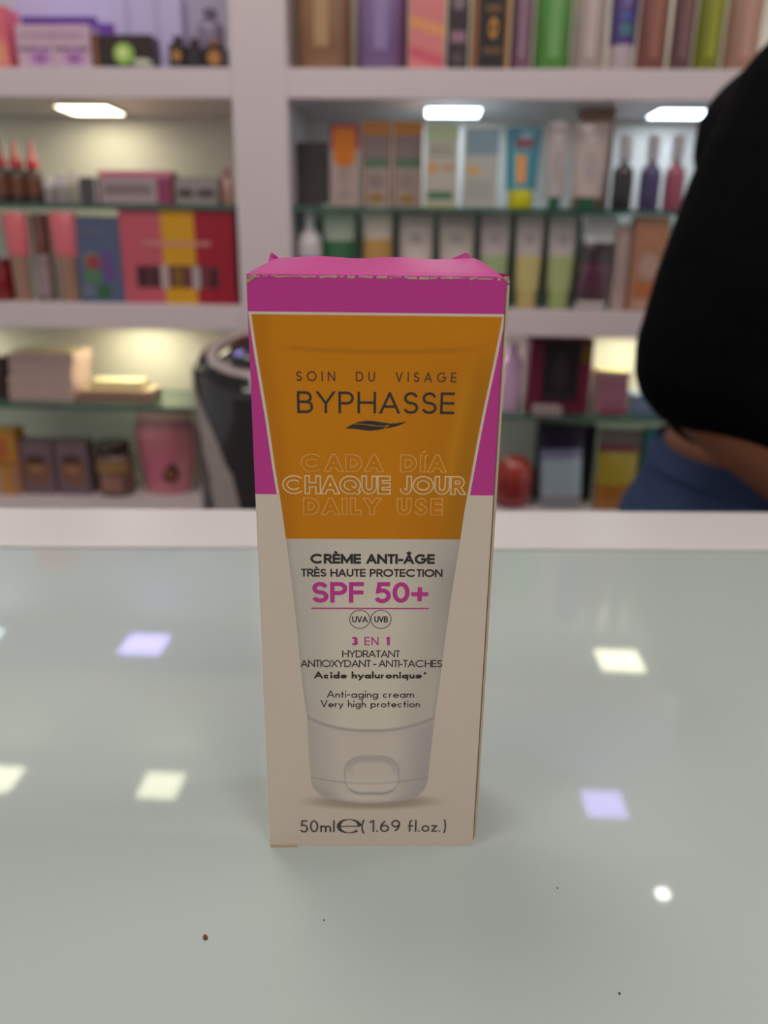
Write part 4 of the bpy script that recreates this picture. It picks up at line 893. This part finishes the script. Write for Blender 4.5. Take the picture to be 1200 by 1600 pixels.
for ly, kx in ((.82, 0), (.98, -.02)):
    capsules(q, [(.430, ly, .76, .088), (.445 + kx, ly, .60, .074), (.452 + kx, ly, .46, .055)], M_SKIN)
    capsules(q, [(.452 + kx, ly, .46, .055), (.430 + kx, ly, .32, .054), (.415 + kx, ly, .10, .036), (.430 + kx, ly, .045, .036), (.520 + kx, ly, .035, .028)], M_SKIN)
for wr, sgn in ((WR_N, 1), (WR_F, -1)):
    d = Vector((.75, 0, -.66)).normalized() if sgn > 0 else Vector((.87, 0, -.5)).normalized(); side = Vector((.1, .97 * sgn, .1)).normalized(); curl = Vector((-.3, 0, -.95)).normalized()
    w_ = Vector(wr)
    for off in (-.024, -.008, .008, .022): capsules(q, [tuple(w_ + side * off * .6 + d * .01) + (.015,), tuple(w_ + side * off + d * .080) + (.0125,)], M_SKIN)
    for off, ln in ((-.028, .070), (-.0095, .078), (.0095, .072), (.027, .056)):
        b0 = w_ + side * off + d * .078; b1 = b0 + (d + curl * .25).normalized() * ln * .45; b2 = b1 + (d + curl * .9).normalized() * ln * .32; b3 = b2 + (d * .4 + curl).normalized() * ln * .25
        capsules(q, [tuple(b0) + (.0098,), tuple(b1) + (.0088,), tuple(b2) + (.0080,), tuple(b3) + (.0072,)], M_SKIN)
    tb = w_ + d * .022 - side * .020; t1 = tb - side * .026 + d * .026; t2 = t1 + d * .028 - side * .004 + curl * .006
    capsules(q, [tuple(tb) + (.014,), tuple(t1) + (.0105,), tuple(t2) + (.0088,)], M_SKIN)
fuse(q, 'body', .005, 4)
q = MB(); q.loft([[Vector((.612 + dx * g2, .90 + dy * s_, z)) - PB for dx, dy in ((-.01, -1), (.016, -.35), (.016, .35), (-.01, 1))] for z, s_, g2 in ((1.510, .006, .35), (1.488, .009, .8), (1.468, .015, 1.5), (1.458, .013, .8))], M_SKIN); q.build('nose', per)
def blob(name, c, r, material, sx=1, sy=1, sz=1):
    q = MB(); q.loft([[(Vector(c) - PB) + Vector((r * sx * cos(p) * cos(a), r * sy * cos(p) * sin(a), r * sz * sin(p))) for a in [2 * pi * k / 14 for k in range(14)]] for p in [(-.49 + .98 * j / 8) * pi for j in range(9)]], material)
    return q.build(name, per)
for s_ in (-1, 1):
    blob('ear', (.530, .90 + s_ * .082, 1.475), .03, M_SKIN, .6, .3, 1)
    e_ = blob('eye', (.614, .90 + s_ * .030, 1.498), .012, mat('eye_white', (210, 204, 200), .2), .8, 1.2, .8)
    q = MB(); q.lathe([(.005, -.002), (.004, .0012), (.0005, .002)], mat('iris', (40, 26, 18), .1), n=14); i_ = q.build('iris', e_, Vector((.6235, .90 + s_ * .030, 1.498)) - PB); i_.rotation_euler = (0, pi / 2, 0)
blob('mouth', (.612, .90, 1.438), .02, mat('lips', (150, 74, 70), .4), .45, 1.1, .3)
q = MB()
capsules(q, [(.500, .90, 1.46, .080), (.508, .90, 1.52, .094), (.520, .90, 1.545, .090)], M_HAIR); capsules(q, [(.480, .90, 1.44, .06), (.435, .90, 1.41, .045)], M_HAIR)
fuse(q, 'hair', .006, 4)
# black top: torso plus sleeves ending a little below the elbow
q = MB()
trunk(q, [(.452, .90, .888, .108, .150), (.450, .90, .915, .116, .155), (.452, .90, .96, .115, .152), (.460, .90, 1.06, .120, .160), (.468, .90, 1.16, .124, .168), (.466, .90, 1.24, .108, .155), (.470, .90, 1.30, .070, .085), (.478, .90, 1.325, .060, .065)], M_BLACK)
capsules(q, [(.46, .86, 1.235, .078), (.383, .785, 1.222, .076), (.347, .773, 1.145, .073), (.322, .762, 1.07, .071), (.304, .757, 1.005, .067), (.303, .756, .998, .064)], M_BLACK)
capsules(q, [(.303, .756, .998, .064), (.345, .752, .975, .056), (.400, .748, .945, .047)], M_BLACK)
capsules(q, [(.44, .94, 1.235, .080), SH_F + (.078,), (.474, 1.03, 1.11, .068), (.505, 1.04, 1.005, .060), (.560, 1.03, .990, .052), (.610, 1.02, .980, .046)], M_BLACK)
fuse(q, 'long_sleeved_top', .006, 5)
q = MB()
trunk(q, [(.43, .90, .70, .09, .15), (.426, .90, .74, .132, .178), (.426, .90, .79, .134, .178), (.434, .90, .832, .120, .163), (.440, .90, .880, .110, .150)], M_DENIM)
for ly, kx in ((.82, 0), (.98, -.02)):
    capsules(q, [(.430, ly, .76, .098), (.447 + kx, ly, .60, .084), (.454 + kx, ly, .46, .068), (.432 + kx, ly, .30, .064), (.416 + kx, ly, .12, .060)], M_DENIM)
jn = fuse(q, 'jeans', .006, 4)
q = MB(); q.loft([[Vector((x0 + rx * cos(2 * pi * k / 40), .90 + ry * sin(2 * pi * k / 40), z)) - PB for k in range(40)] for x0, z, rx, ry in ((.437, .858, .1185, .160), (.440, .884, .1125, .1535))], M_DENIM, caps=False); q.build('waistband', jn)
for x, y in ((.44, .82), (.42, .98)):
    q = MB(); q.loft([[Vector((x - .07 + (.26 * s2 * .5) * (1 + cos(a)), y + .042 * s2 * sin(a), z)) - PB for a in [2 * pi * k / 20 for k in range(20)]] for z, s2 in ((0, .98), (.012, 1.0), (.03, .98), (.055, .82), (.075, .5), (.09, .38))], M_SHOE); q.build('shoe', per)
